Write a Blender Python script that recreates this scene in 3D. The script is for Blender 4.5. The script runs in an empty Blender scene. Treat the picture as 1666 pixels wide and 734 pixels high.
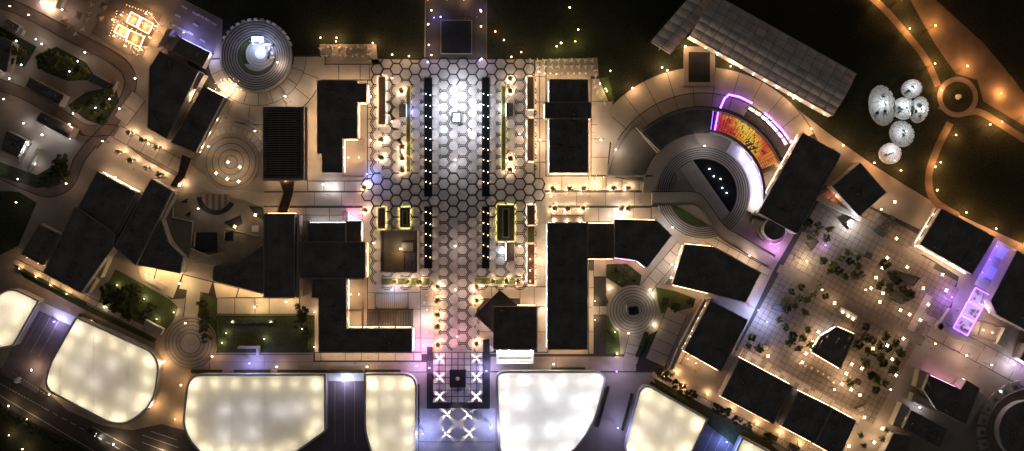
import bpy, bmesh, math, random
from mathutils import Vector, Matrix, noise as mnoise
random.seed(7)
PI = math.pi
SC = bpy.context.scene
# ------------------------------------------------------------------ camera
S, H = 0.28, 420.0                       # metres per photo pixel on the ground, height of the drone
cam = bpy.data.objects.new('camera', bpy.data.cameras.new('camera'))
SC.collection.objects.link(cam)
cam.location = (0, 0, H)
cam.data.sensor_width = 36
cam.data.lens = 36 * H / (1666 * S)
cam.data.clip_end = 3000
SC.camera = cam
# ------------------------------------------------------------------ night sky, faint moon
w = bpy.data.worlds.new('World'); SC.world = w; w.use_nodes = True
nt = w.node_tree; nt.nodes.clear()
sky = nt.nodes.new('ShaderNodeTexSky'); sky.sky_type = 'NISHITA'; sky.sun_disc = False
sky.sun_elevation = math.radians(4); sky.sun_rotation = math.radians(210)
hs = nt.nodes.new('ShaderNodeHueSaturation'); hs.inputs['Saturation'].default_value = .10
bg = nt.nodes.new('ShaderNodeBackground'); bg.inputs['Strength'].default_value = .034
wo = nt.nodes.new('ShaderNodeOutputWorld')
nt.links.new(sky.outputs[0], hs.inputs['Color']); nt.links.new(hs.outputs[0], bg.inputs[0]); nt.links.new(bg.outputs[0], wo.inputs[0])
moon = bpy.data.objects.new('moon', bpy.data.lights.new('moon', 'SUN'))
moon.data.energy = .012; moon.data.angle = math.radians(10); moon.data.color = (1, .93, .85)
moon.rotation_euler = (math.radians(50), 0, math.radians(30)); SC.collection.objects.link(moon)
vs = SC.view_settings
SC.display_settings.display_device = 'sRGB'; vs.view_transform = 'Standard'; vs.look = 'None'; vs.gamma = 1; vs.use_curve_mapping = False; vs.exposure = 0
SC.render.engine = 'CYCLES'
SC.cycles.use_denoising = True; SC.cycles.use_light_tree = True
SC.cycles.max_bounces = 4; SC.cycles.diffuse_bounces = 2; SC.cycles.transparent_max_bounces = 8
SC.cycles.sample_clamp_indirect = 3
# ------------------------------------------------------------------ helpers
COL = SC.collection
GAIN = 6.3
def P(x, y, z=0.0):                      # photo pixel seen at height z -> world
    k = (H - z) / H * S
    return Vector(((x - 833) * k, (367 - y) * k, z))
def PX(pts, z=0.0): return [P(x, y, z) for x, y in pts]
def rect(x0, y0, x1, y1): return [(x0, y0), (x1, y0), (x1, y1), (x0, y1)]
def tag(o, label=None, cat=None, group=None, kind=None):
    if label: o['label'] = label
    if cat: o['category'] = cat
    if group: o['group'] = group
    if kind: o['kind'] = kind
    return o
def link(o, parent=None, local=False):
    COL.objects.link(o)
    if parent is not None:
        o.parent = parent
        if not local: o.location = -Vector(parent.location)
    return o
def mesh(name, bm, mats):
    me = bpy.data.meshes.new(name)
    bmesh.ops.recalc_face_normals(bm, faces=bm.faces)
    bm.to_mesh(me); bm.free()
    for m in (mats if isinstance(mats, (list, tuple)) else [mats]): me.materials.append(M[m])
    return me
def obj(name, bm, mats, parent=None, local=False, smooth=False):
    me = bm if isinstance(bm, bpy.types.Mesh) else mesh(name, bm, mats)
    if smooth:
        for p in me.polygons: p.use_smooth = True
    return link(bpy.data.objects.new(name, me), parent, local)
def empty(name, loc, label, cat, group=None):
    o = bpy.data.objects.new(name, None); o.location = loc; o.empty_display_size = .5
    COL.objects.link(o)
    return tag(o, label, cat, group)
def dup(root, loc, rz=0, sc=1.0, label=None, group=None, mat=None):
    r = root.copy(); COL.objects.link(r); r.location = loc; r.rotation_euler = (0, 0, rz); r.scale = (sc, sc, sc)
    if label: r['label'] = label
    if group: r['group'] = group
    for ch in list(root.children):
        c = ch.copy(); COL.objects.link(c); c.parent = r
        for g in list(ch.children):
            d = g.copy(); COL.objects.link(d); d.parent = c
    return r
def area(pts): return sum(pts[i][0]*pts[(i+1) % len(pts)][1] - pts[(i+1) % len(pts)][0]*pts[i][1] for i in range(len(pts))) / 2
def ccw(pts):
    pts = [Vector((p[0], p[1])) for p in pts]
    return pts if area(pts) > 0 else pts[::-1]
def inset(pts, d):                        # polygon (ccw) moved inwards by d
    out = []; n = len(pts)
    for i in range(n):
        a, b, c = pts[i-1], pts[i], pts[(i+1) % n]
        e1 = (b-a).normalized(); e2 = (c-b).normalized()
        n1 = Vector((-e1.y, e1.x)); n2 = Vector((-e2.y, e2.x))
        m = n1 + n2
        k = d / max(.25, 1 + n1.dot(n2))
        out.append(b + m * k)
    return out
def prism(bm, pts, z0, z1, mi=0, bottom=False):
    pts = ccw(pts)
    lo = [bm.verts.new((p.x, p.y, z0)) for p in pts]; hi = [bm.verts.new((p.x, p.y, z1)) for p in pts]
    f = [bm.faces.new(hi)]
    n = len(pts)
    for i in range(n): f.append(bm.faces.new((lo[i], lo[(i+1) % n], hi[(i+1) % n], hi[i])))
    if bottom: f.append(bm.faces.new(lo[::-1]))
    for q in f: q.material_index = mi
    return bm
def ringwall(bm, outer, inner, z0, z1, mi=0):
    n = len(outer)
    vo0 = [bm.verts.new((p[0], p[1], z0)) for p in outer]; vo1 = [bm.verts.new((p[0], p[1], z1)) for p in outer]
    vi0 = [bm.verts.new((p[0], p[1], z0)) for p in inner]; vi1 = [bm.verts.new((p[0], p[1], z1)) for p in inner]
    for i in range(n):
        j = (i+1) % n
        for q in ((vo0[i], vo0[j], vo1[j], vo1[i]), (vo1[i], vo1[j], vi1[j], vi1[i]), (vi1[i], vi1[j], vi0[j], vi0[i]), (vi0[i], vi0[j], vo0[j], vo0[i])):
            bm.faces.new(q).material_index = mi
    return bm
def box(bm, c, d, rz=0, mi=0, rot=None):
    hx, hy, hz = d[0]/2, d[1]/2, d[2]/2
    R = rot if rot is not None else Matrix.Rotation(rz, 3, 'Z')
    v = [bm.verts.new(Vector(c) + R @ Vector((sx*hx, sy*hy, sz*hz))) for sx in (-1, 1) for sy in (-1, 1) for sz in (-1, 1)]
    for q in ((0, 1, 3, 2), (4, 6, 7, 5), (0, 4, 5, 1), (2, 3, 7, 6), (0, 2, 6, 4), (1, 5, 7, 3)):
        bm.faces.new([v[i] for i in q]).material_index = mi
    return bm
def bar(bm, a, b, wd, ht=None, mi=0):
    a, b = Vector(a), Vector(b); d = b - a
    if d.length < 1e-4: return bm
    x = d.normalized(); up = Vector((0, 0, 1)) if abs(x.z) < .95 else Vector((1, 0, 0))
    y = up.cross(x).normalized(); z = x.cross(y)
    return box(bm, (a+b)/2, (d.length, wd, ht or wd), mi=mi, rot=Matrix((x, y, z)).transposed())
def tube(bm, path, radii, n=8, mi=0, cap=True):
    rings = []
    for i, p in enumerate(path):
        p = Vector(p)
        d = (Vector(path[min(i+1, len(path)-1)]) - Vector(path[max(i-1, 0)])).normalized()
        up = Vector((0, 0, 1)) if abs(d.z) < .9 else Vector((1, 0, 0))
        x = up.cross(d).normalized(); y = d.cross(x)
        rings.append([bm.verts.new(p + (x*math.cos(2*PI*k/n) + y*math.sin(2*PI*k/n)) * radii[i]) for k in range(n)])
    for i in range(len(rings)-1):
        for k in range(n): bm.faces.new((rings[i][k], rings[i][(k+1) % n], rings[i+1][(k+1) % n], rings[i+1][k])).material_index = mi
    if cap:
        bm.faces.new(rings[0][::-1]).material_index = mi; bm.faces.new(rings[-1]).material_index = mi
    return bm
def lathe(bm, c, prof, n=12, mi=0):       # prof: (r, z)
    rings = []
    for r, z in prof:
        rings.append([bm.verts.new((c[0]+max(r, .001)*math.cos(2*PI*k/n), c[1]+max(r, .001)*math.sin(2*PI*k/n), c[2]+z)) for k in range(n)])
    for i in range(len(rings)-1):
        for k in range(n): bm.faces.new((rings[i][k], rings[i][(k+1) % n], rings[i+1][(k+1) % n], rings[i+1][k])).material_index = mi
    bm.faces.new(rings[0][::-1]).material_index = mi; bm.faces.new(rings[-1]).material_index = mi
    return bm
def arcpts(cx, cy, r, a0, a1, n):         # photo pixels, angle counted anticlockwise as seen
    return [(cx + r*math.cos(math.radians(a0+(a1-a0)*i/n)), cy - r*math.sin(math.radians(a0+(a1-a0)*i/n))) for i in range(n+1)]
def sector(cx, cy, r0, r1, a0, a1, n=None):
    n = n or max(2, int(abs(a1-a0)/5))
    return arcpts(cx, cy, r1, a0, a1, n) + arcpts(cx, cy, r0, a1, a0, n)
def ringbm(bm, cx, cy, r0, r1, z0, z1, n=72, mi=0, zp=0):
    o = PX(arcpts(cx, cy, r1, 0, 360, n)[:-1], zp); i = PX(arcpts(cx, cy, r0, 0, 360, n)[:-1], zp)
    return ringwall(bm, o, i, z0, z1, mi)
def disc(cx, cy, r, n=64): return arcpts(cx, cy, r, 0, 360, n)[:-1]
def smooth(pts, n=8):                     # Catmull-Rom through pixels
    q = [pts[0]] + list(pts) + [pts[-1]]; out = []
    for i in range(1, len(q)-2):
        for k in range(n):
            t = k/n; r = []
            for c in (0, 1):
                p0, p1, p2, p3 = q[i-1][c], q[i][c], q[i+1][c], q[i+2][c]
                r.append(.5*(2*p1+(p2-p0)*t+(2*p0-5*p1+4*p2-p3)*t*t+(3*p1-p0-3*p2+p3)*t**3))
            out.append(tuple(r))
    return out + [tuple(pts[-1])]
def ribbon(pts, wd):                      # pixel polygon of a band along pts
    L, R = [], []
    for i, p in enumerate(pts):
        a, b = Vector(pts[max(i-1, 0)]), Vector(pts[min(i+1, len(pts)-1)])
        d = (b-a).normalized(); n = Vector((-d.y, d.x)) * wd/2
        L.append((p[0]+n.x, p[1]+n.y)); R.append((p[0]-n.x, p[1]-n.y))
    return L + R[::-1]
def roundpoly(pts, rads, n=6):            # polygon with rounded corners
    out = []; m = len(pts)
    for i in range(m):
        a, b, c = Vector(pts[i-1]), Vector(pts[i]), Vector(pts[(i+1) % m])
        r = rads[i] if isinstance(rads, (list, tuple)) else rads
        r = min(r, .46*(a-b).length, .46*(c-b).length)
        if r <= 0: out.append(tuple(b)); continue
        p, q = b + (a-b).normalized()*r, b + (c-b).normalized()*r
        for k in range(n+1):
            t = k/n; out.append(tuple(p*(1-t)**2 + b*2*t*(1-t) + q*t*t))
    return out
# ------------------------------------------------------------------ materials
M = {}
def mat(name, col, rough=.8, var=.25, scale=.35, fine=4.0, bump=.15, spec=.3, metal=0, rnd=0.0):
    m = bpy.data.materials.new(name); m.use_nodes = True; M[name] = m
    t = m.node_tree; b = t.nodes['Principled BSDF']
    b.inputs['Roughness'].default_value = rough; b.inputs['Specular IOR Level'].default_value = spec; b.inputs['Metallic'].default_value = metal
    g = t.nodes.new('ShaderNodeNewGeometry')
    n1 = t.nodes.new('ShaderNodeTexNoise'); n1.inputs['Scale'].default_value = scale; n1.inputs['Detail'].default_value = 4
    n2 = t.nodes.new('ShaderNodeTexNoise'); n2.inputs['Scale'].default_value = fine; n2.inputs['Detail'].default_value = 2
    t.links.new(g.outputs['Position'], n1.inputs['Vector']); t.links.new(g.outputs['Position'], n2.inputs['Vector'])
    a = t.nodes.new('ShaderNodeMath'); a.operation = 'ADD'
    t.links.new(n1.outputs[0], a.inputs[0]); t.links.new(n2.outputs[0], a.inputs[1])
    mr = t.nodes.new('ShaderNodeMapRange'); mr.inputs['From Min'].default_value = .65; mr.inputs['From Max'].default_value = 1.35
    mr.inputs['To Min'].default_value = 1-var; mr.inputs['To Max'].default_value = 1+var
    t.links.new(a.outputs[0], mr.inputs[0])
    last = mr.outputs[0]
    if rnd:
        oi = t.nodes.new('ShaderNodeObjectInfo'); m2 = t.nodes.new('ShaderNodeMapRange')
        m2.inputs['To Min'].default_value = 1-rnd; m2.inputs['To Max'].default_value = 1+rnd
        t.links.new(oi.outputs['Random'], m2.inputs[0])
        mm = t.nodes.new('ShaderNodeMath'); mm.operation = 'MULTIPLY'
        t.links.new(last, mm.inputs[0]); t.links.new(m2.outputs[0], mm.inputs[1]); last = mm.outputs[0]
    vm = t.nodes.new('ShaderNodeVectorMath'); vm.operation = 'SCALE'; vm.inputs[0].default_value = col
    t.links.new(last, vm.inputs['Scale']); t.links.new(vm.outputs[0], b.inputs['Base Color'])
    if bump:
        bp = t.nodes.new('ShaderNodeBump'); bp.inputs['Strength'].default_value = bump; bp.inputs['Distance'].default_value = .05
        t.links.new(n2.outputs[0], bp.inputs['Height']); t.links.new(bp.outputs[0], b.inputs['Normal'])
    return m
def glow(name, col, strength):
    m = bpy.data.materials.new(name); m.use_nodes = True; M[name] = m
    b = m.node_tree.nodes['Principled BSDF']
    b.inputs['Base Color'].default_value = (.8, .8, .8, 1); b.inputs['Emission Color'].default_value = (*col, 1); b.inputs['Emission Strength'].default_value = strength
    return m
WARM, ORANGE, COOL, BLUE, PURPLE, PINK, YEL, AMBER = (1, .71, .43), (1, .48, .18), (.80, .87, 1), (.22, .26, 1), (.52, .25, 1), (1, .42, .75), (1, .86, .34), (1, .62, .30)
mat('grass', (.024, .026, .012), .95, .75, .035, 1.2, .5)
mat('lawn', (.062, .078, .022), .95, .4, .25, 3, .5)
mat('sand', (.16, .11, .07), .95, .3, .2)
mat('stone', (.33, .265, .215), .75, .14, .2, 3, .1)
mat('slab', (.40, .33, .275), .7, .12, .3, 4, .1, rnd=.09)
mat('cream', (.46, .39, .29), .7, .1, .3, 4, .1, rnd=.06)
mat('joint', (.045, .038, .034), .9, .2)
mat('hexslab', (.44, .40, .38), .65, .26, .16, 3, .12, rnd=.2)
mat('hexbase', (.33, .30, .285), .7, .18, .4, 4, .1)
mat('hexdark', (.018, .016, .016), .7, .2)
mat('asphalt', (.085, .072, .068), .85, .22, .25, 6, .2)
mat('street', (.20, .145, .115), .85, .2, .2, 5, .15)
mat('ramp', (.19, .145, .17), .8, .2, .25)
mat('paint', (.6, .6, .57), .7, .2, 1)
mat('roof', (.19, .168, .155), .9, .55, .15, 2.2, .3, spec=.15)
mat('roof_brown', (.19, .155, .13), .85, .25, .3, 4, .2)
mat('roof_pale', (.24, .205, .16), .8, .2, .3, 4, .2)
mat('parapet', (.28, .245, .22), .75, .2)
mat('parapet_pale', (.42, .37, .31), .7, .15)
mat('wall', (.38, .33, .28), .75, .15)
mat('wood', (.17, .10, .06), .7, .25, .6)
mat('wood_pale', (.36, .25, .14), .7, .2, .6)
mat('soil', (.07, .038, .024), .95, .35, .8, 5, .6)
mat('metal', (.10, .10, .105), .45, .15, metal=.6)
mat('white', (.72, .70, .67), .6, .08, .4)
mat('tent', (.70, .58, .51), .6, .22, .25, rnd=.16)
mat('black', (.022, .021, .023), .6, .3)
mat('blackwater', (.008, .009, .011), .12, .2, spec=.5, bump=.05)
mat('leaf', (.075, .085, .028), .8, .45, .9, 5, 0, rnd=.3)
mat('leaf_pale', (.24, .22, .075), .8, .4, .9, 5, 0, rnd=.3)
mat('palmleaf', (.10, .095, .045), .7, .3, .9, 5, 0)
mat('bark', (.10, .07, .05), .9, .3, 2)
mat('hedge', (.035, .042, .016), .9, .5, .8, 4, .5)
mat('carpaint', (.012, .012, .014), .3, .05, spec=.6)
mat('tyre', (.015, .015, .015), .9, .1)
mat('skin', (.36, .22, .15), .6, .05); mat('cloth_dark', (.03, .03, .035), .9, .2, rnd=.5); mat('cloth_pale', (.6, .58, .55), .9, .1, rnd=.3); mat('cloth_red', (.3, .05, .05), .9, .2)
mat('hair', (.02, .015, .012), .6, .1)
mat('parasol', (.28, .20, .14), .85, .15, rnd=.3)
mat('tile_dark', (.06, .055, .065), .6, .2)
mat('plazatile', (.22, .165, .128), .65, .22, .5, 4, .1)
mat('step', (.27, .235, .21), .75, .15, .4)
mat('step_pale', (.36, .32, .29), .75, .12, .4)
def glass(name, tint, fac):
    m = bpy.data.materials.new(name); m.use_nodes = True; M[name] = m; t = m.node_tree; t.nodes.clear()
    o = t.nodes.new('ShaderNodeOutputMaterial'); mx = t.nodes.new('ShaderNodeMixShader'); mx.inputs[0].default_value = fac
    tr = t.nodes.new('ShaderNodeBsdfTransparent'); g = t.nodes.new('ShaderNodeBsdfGlossy'); g.inputs['Roughness'].default_value = .08; g.inputs['Color'].default_value = (*tint, 1)
    t.links.new(tr.outputs[0], mx.inputs[1]); t.links.new(g.outputs[0], mx.inputs[2]); t.links.new(mx.outputs[0], o.inputs[0])
glass('clear', (.9, .95, 1), .06); glass('window', (.3, .32, .35), .5)
def membrane(name, col):
    m = bpy.data.materials.new(name); m.use_nodes = True; M[name] = m; t = m.node_tree; t.nodes.clear()
    o = t.nodes.new('ShaderNodeOutputMaterial'); mx = t.nodes.new('ShaderNodeMixShader'); mx.inputs[0].default_value = .55
    d = t.nodes.new('ShaderNodeBsdfDiffuse'); tl = t.nodes.new('ShaderNodeBsdfTranslucent')
    g = t.nodes.new('ShaderNodeNewGeometry'); n = t.nodes.new('ShaderNodeTexNoise'); n.inputs['Scale'].default_value = .16; n.inputs['Detail'].default_value = 5
    t.links.new(g.outputs['Position'], n.inputs['Vector'])
    r = t.nodes.new('ShaderNodeMapRange'); r.inputs['From Min'].default_value = .3; r.inputs['From Max'].default_value = .7; r.inputs['To Min'].default_value = .86; r.inputs['To Max'].default_value = 1.0
    v = t.nodes.new('ShaderNodeVectorMath'); v.operation = 'SCALE'; v.inputs[0].default_value = col
    t.links.new(n.outputs[0], r.inputs[0]); t.links.new(r.outputs[0], v.inputs['Scale'])
    t.links.new(v.outputs[0], d.inputs[0]); t.links.new(v.outputs[0], tl.inputs[0])
    t.links.new(d.outputs[0], mx.inputs[1]); t.links.new(tl.outputs[0], mx.inputs[2]); t.links.new(mx.outputs[0], o.inputs[0])
membrane('membrane', (.82, .80, .74)); membrane('membrane_cool', (.84, .84, .84)); membrane('domeskin', (.75, .8, .85))
glow('g_warm', WARM, 14); glow('g_orange', ORANGE, 14); glow('g_cool', COOL, 14); glow('g_blue', BLUE, 9); glow('g_purple', (.36, .1, 1), 8); glow('g_pink', PINK, 7); glow('g_yel', YEL, 6)
glow('g_shop', (1, .76, .5), 1.6); glow('g_shopcool', COOL, 1.6); glow('g_white', (1, .97, .95), 5)
glow('strip_warm', (1, .74, .46), 120); glow('strip_yel', (1, .84, .22), 75); glow('strip_purple', (.24, .08, 1), 4.5); glow('strip_white', (1, .95, .92), 5); glow('strip_blue', (.2, .3, 1), 5); glow('eave', (1, .66, .36), 9); glow('eave_cool', (.8, .86, 1), 7); glow('strip_amber', (1, .6, .28), 6)
glow('led_rust', (.85, .14, .04), 0.96); glow('led_amber', (.95, .45, .05), 1.12); glow('led_red', (.8, .05, .04), 0.80); glow('led_orange', (.9, .28, .04), 1.04); glow('led_yellow', (.95, .62, .07), 1.20); glow('led_dim', (.3, .08, .05), .25); glow('led_lime', (.6, .55, .05), 0.80); glow('led_violet', (.35, .06, .5), .5)
glow('led_white', (.9, .85, 1), 1.0); glow('pool_blue', (.09, .08, .85), .8)
def light(kind, loc, col, power, parent, radius=.15, spot=None, aim=None):
    d = bpy.data.lights.new('lamp_light', kind); d.energy = power*GAIN; d.color = col; d.shadow_soft_size = radius
    o = bpy.data.objects.new('lamp_light', d); COL.objects.link(o)
    if parent is not None: o.parent = parent; o.location = Vector(loc) - Vector(parent.location)
    else: o.location = loc
    if spot: d.spot_size = math.radians(spot); d.spot_blend = .6
    if aim is not None: o.rotation_euler = (Vector(aim)-Vector(loc)).to_track_quat('-Z', 'Y').to_euler()
    return o
# ------------------------------------------------------------------ the setting
ZL = [0.0]
def sheet(name, pts, m, label, dz=.0015, hole=None):
    ZL[0] += dz
    bm = bmesh.new(); vs_ = [bm.verts.new((p.x, p.y, ZL[0])) for p in PX(pts)]
    bm.faces.new(vs_)
    o = obj(name, bm, m); tag(o, label, None, None, 'structure'); o['z'] = ZL[0]
    return o
def slab(parent, pts, m, gap=.13, z0=None, h=.05, name='paving_slab'):
    z0 = parent['z'] if z0 is None else z0
    q = inset(ccw(PX(pts)), gap)
    if area(q) < .3: return None
    c = sum(q, Vector((0, 0)))/len(q)
    o = obj(name, prism(bmesh.new(), [p-c for p in q], 0, h), m, parent, True)
    o.location = (c.x, c.y, z0)
    return o
def slabgrid(parent, xs, ys, m, gap=.16, skip=()):
    for i in range(len(xs)-1):
        for j in range(len(ys)-1):
            if (i, j) in skip: continue
            slab(parent, rect(xs[i], ys[j], xs[i+1], ys[j+1]), m, gap)
bm = bmesh.new()
for x, y in ((-900, -900), (900, -900), (900, 900), (-900, 900)): bm.verts.new((x, y, 0))
bm.faces.new(bm.verts); ground = tag(obj('ground', bm, 'grass'), 'dark night-time grass spreading around the whole promenade', None, None, 'structure')
pave = sheet('pavement', [(-60, -40), (250, -40), (300, 0), (362, 32), (360, 104), (480, 105), (520, 104), (520, 72), (612, 72), (614, 96), (690, 98), (692, -20), (792, -20), (792, 97), (860, 97), (972, 94), (975, 140), (1001, 174), (1028, 146), (1055, 128), (1084, 117), (1122, 108), (1160, 108), (1200, 118), (1240, 138), (1290, 172), (1345, 215), (1420, 268), (1470, 300), (1530, 336), (1666, 398), (1740, 440), (1740, 860), (-60, 860)], 'stone', 'beige stone pavement between the shops and plazas')
sheet('darkened_walk', rect(692.5, -20, 791.5, 97), 'asphalt', 'paved walk round the black square platform, darkened to imitate low light')  # darker sheet over the stone, imitating the low light here by colour
# streets of the villa quarter
def street(pts, wd, name, label, m='street', kerb=True):
    sp = smooth(pts, 8)
    o = sheet(name, ribbon(sp, wd), m, label)
    if kerb:
        for s in (-1, 1):
            bm = bmesh.new()
            edge = ribbon(sp, wd); n = len(edge)//2
            side = edge[:n] if s < 0 else edge[n:]
            wpts = PX(side)
            for a, b in zip(wpts, wpts[1:]): bar(bm, a+Vector((0, 0, .06)), b+Vector((0, 0, .06)), .28, .13)
            k = obj('kerb', bm, 'joint', o, True)
    return o
street([(-20, 0), (30, 14), (120, 60), (190, 98), (212, 128), (204, 162), (178, 205), (150, 236)], 19, 'street', 'street curving past the villas and glowing restaurant')
street([(-20, 132), (40, 153), (100, 188), (140, 212), (190, 214), (240, 250), (300, 283)], 18, 'street', 'lane running between the dark garden blocks')
street([(150, 232), (128, 262), (112, 298), (80, 312), (40, 300), (-20, 272)], 17, 'street', 'lane bending round the walled courtyard house')
# road along the canopies
road = sheet('road', [(-60, 560), (0, 598), (40, 612), (80, 640), (110, 668), (165, 692), (215, 700), (262, 690), (300, 700), (330, 740), (360, 860), (-60, 860)], 'asphalt', 'asphalt road curving below the white canopies')
sheet('verge', [(-60, 640), (0, 660), (60, 690), (120, 720), (150, 740), (200, 860), (-60, 860)], 'grass', 'dark grass verge beside the asphalt road')
def dashes(pts, wd, m, parent, n, duty=.5, name='lane_marking'):
    for i in range(n):
        t0 = i/n; t1 = (i+duty)/n
        a = Vector(pts[0]).lerp(Vector(pts[1]), t0); b = Vector(pts[0]).lerp(Vector(pts[1]), t1)
        pa, pb = P(*a), P(*b); bm = bmesh.new(); bar(bm, (0, 0, 0), pb-pa, wd, .006)
        o = obj(name, bm, m, parent, True); o.location = (pa.x, pa.y, ZL[0]+.008)
dashes([(-4, 622), (72, 664)], .3, 'paint', road, 16, .6); dashes([(72, 664), (215, 742)], .25, 'paint', road, 10, .55)
dashes([(20, 606), (75, 642)], .3, 'paint', road, 12, .5)
for a, b in (([-6, 640], [160, 738]), ([150, 694], [235, 740]), ([232, 708], [290, 728]), ([232, 720], [275, 736]), ([246, 702], [288, 716])):
    dashes([a, b], .22, 'paint', road, 1, 1, 'edge_line')
# ramps down between the canopies
ramp = sheet('ramp', [(64, 488), (124, 516), (82, 592), (60, 640), (0, 606), (22, 562)], 'ramp', 'dark car park ramp lit violet between two white canopies')
for f in (.2, .42, .64): dashes([(64+f*60, 492+f*28), (24+f*60, 562+f*30)], .12, 'paint', ramp, 1, 1, 'ramp_line')
ramp2 = sheet('ramp', [(529, 606), (593, 606), (593, 700), (612, 740), (480, 740), (529, 700)], 'ramp', 'dark car park ramp with pale lane seams between canopies')
for x in (545, 561, 577): dashes([(x, 622), (x, 720)], .14, 'paint', ramp2, 1, 1, 'ramp_line')
ramp3 = sheet('ramp', [(1152, 682), (1209, 711), (1180, 770), (1112, 770)], 'ramp', 'blue lit car park ramp beside the slanting canopy')
for f in (.25, .5, .75): dashes([(1152+f*57, 684+f*29), (1127+f*57, 736+f*29)], .14, 'paint', ramp3, 1, 1, 'ramp_line')
for pts, lab in (([(64, 489), (124, 516), (116, 530), (57, 502)], 'slab at the head of the violet ramp, whitened to imitate light'), (rect(530, 607, 592, 620), 'slab at the head of the straight ramp, whitened to imitate light')):
    th = sheet('ramp_lit_head', pts, 'white', lab)  # white sheet imitates the white-lit ramp head by colour
# park paths, sand and lawns
def path(pts, wd, label, m='sand', name='path'): return sheet(name, ribbon(smooth(pts, 8), wd), m, label)
path([(1395, -20), (1432, 8), (1470, 50), (1506, 96), (1526, 140)], 11, 'sandy park path winding down to the round garden')
path([(1528, 172), (1560, 184), (1592, 182), (1628, 202), (1700, 248)], 11, 'sandy park path leaving the round garden')
path([(1546, 200), (1524, 244), (1511, 288), (1520, 326), (1560, 352)], 12, 'sandy path hugging the dark lawn by the market')
sheet('sand_bed', [(1470, -20), (1500, -20), (1600, 70), (1650, 130), (1700, 200), (1700, 225), (1600, 165), (1590, 130), (1555, 120), (1520, 70)], 'sand', 'rough sandy bed beside the winding park path')
# lawns of the promenade
for pts, lab in (
    (rect(350, 513, 512, 574), 'dark lawn with hedges behind the long canopy'),
    ([(188, 438), (232, 462), (276, 487), (290, 500), (283, 520), (262, 548), (160, 490)], 'garden lawn with trees sloping to the ringed fountain'),
    ([(330, 474), (352, 486), (352, 575), (330, 545), (318, 516)], 'narrow lawn beside the cream path to the ringed fountain'),
    ([(965, 505), (992, 515), (1006, 535), (1010, 577), (965, 577)], 'green lawn wedge below the ringed sculpture'),
    ([(965, 478), (985, 478), (990, 492), (982, 505), (965, 504)], 'small green lawn corner above the ringed sculpture'),
    ([(987, 430), (1020, 429), (1044, 448), (1040, 468), (1012, 468), (986, 452)], 'planted lawn bed with brown shrubs by the sculpture'),
    ([(1067, 467), (1100, 474), (1132, 486), (1128, 500), (1095, 508), (1076, 510), (1070, 490)], 'green lawn crescent by the shops and sculpture'),
    ([(1032, 556), (1074, 536), (1052, 580), (1078, 598), (1060, 606), (1030, 592)], 'dark planted strip by the angled paving'),
    ([(60, 90), (92, 76), (140, 102), (158, 130), (110, 132), (70, 116)], 'dark garden block with shrubs among the villas'),
    ([(-10, 38), (60, 76), (40, 110), (-10, 90)], 'dark garden at the edge of the villa quarter'),
    ([(140, 150), (188, 140), (194, 165), (168, 205), (140, 195), (110, 172)], 'small garden triangle at the street bend'),
    ([(-10, 260), (60, 285), (100, 262), (112, 270), (96, 300), (60, 306), (-10, 285)], 'dark planted verge outside the courtyard house'),
    ([(-10, 310), (30, 312), (60, 330), (30, 400), (-10, 420)], 'dark plot of bare ground by the low sheds'),
    (rect(500, 574.6, 514, 575), 'thin planted edge'),
    ([(1060, 606), (1085, 612), (1150, 660), (1240, 712), (1300, 760), (1240, 760), (1150, 690), (1072, 640)], 'planting strip with hedges along the slanting canopy'),
    ([(20, 428), (45, 440), (150, 500), (255, 552), (250, 558), (140, 505), (40, 452)], 'narrow hedge bed along the promenade wall'),
    ([(974, 128), (990, 124), (1001, 174), (986, 160), (975, 142)], 'rough planted corner outside the fan plaza'),
):
    if 'thin' in lab: continue
    sheet('lawn', pts, 'lawn' if ('green' in lab or 'lawn with trees' in lab or 'rough' in lab or 'narrow' in lab) else 'hedge', lab)
# --------------------------------- slab fields
def field(name, pts, label): return sheet(name, pts, 'joint', label)
f = field('terrace', rect(518, 104, 617, 131), 'paved terrace in front of the black-roofed restaurant')
slabgrid(f, [519, 551, 586, 601, 616], [105, 130], 'slab')
f = field('walkway', rect(597, 131, 617, 300), 'slab walkway beside the long planter bench')
slabgrid(f, [598, 616], [131, 143, 175, 194, 216, 240, 262, 284, 299], 'slab')
f = field('plaza', [(961, 124), (974, 124), (1001, 176), (988, 286), (961, 286)], 'pale slab plaza beside the stepped-roof shops')
for a, b, c, d in ((128, 165, 975, 990), (165, 203, 997, 996), (203, 226, 996, 993), (226, 256, 993, 990), (256, 285, 990, 988)):
    slab(f, [(962, a), (c, a), (d, b), (962, b)], 'slab')
f = field('walkway', rect(869, 96, 889, 300), 'slab walkway beside the planted benches')
slabgrid(f, [870, 878, 888], [97, 125, 166, 193, 230, 264, 299], 'slab')
f = field('footpath', rect(430, 311, 605, 337), 'straight footpath from the round garden to the promenade')
slabgrid(f, [431, 470, 512, 556, 600], [313, 335], 'slab', .1)
f = field('forecourt', rect(500, 294, 600, 312), 'forecourt between footpath and pergola roof')
slabgrid(f, [501, 527, 560, 586, 600], [295, 311], 'slab', .12)
f = field('forecourt', rect(462, 337, 617, 362), 'forecourt along the lower shop block')
slabgrid(f, [463, 498, 536, 562, 590, 616], [338, 350, 361], 'slab', .12)
f = field('footpath', rect(880, 311, 1090, 337), 'straight footpath from promenade to the amphitheatre')
slabgrid(f, [881, 938, 985, 1032, 1089], [313, 335], 'slab', .1)
f = field('forecourt', rect(884, 286, 1062, 311), 'planter-lined forecourt on the footpath edge')
slabgrid(f, [885, 914, 958, 986, 1012, 1040, 1061], [287, 310], 'slab', .12)
f = field('forecourt', rect(884, 337, 1060, 362), 'forecourt with square planters before the deep shop block')
slabgrid(f, [885, 916, 950, 974, 996, 1030, 1059], [338, 361], 'slab', .12)
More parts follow.
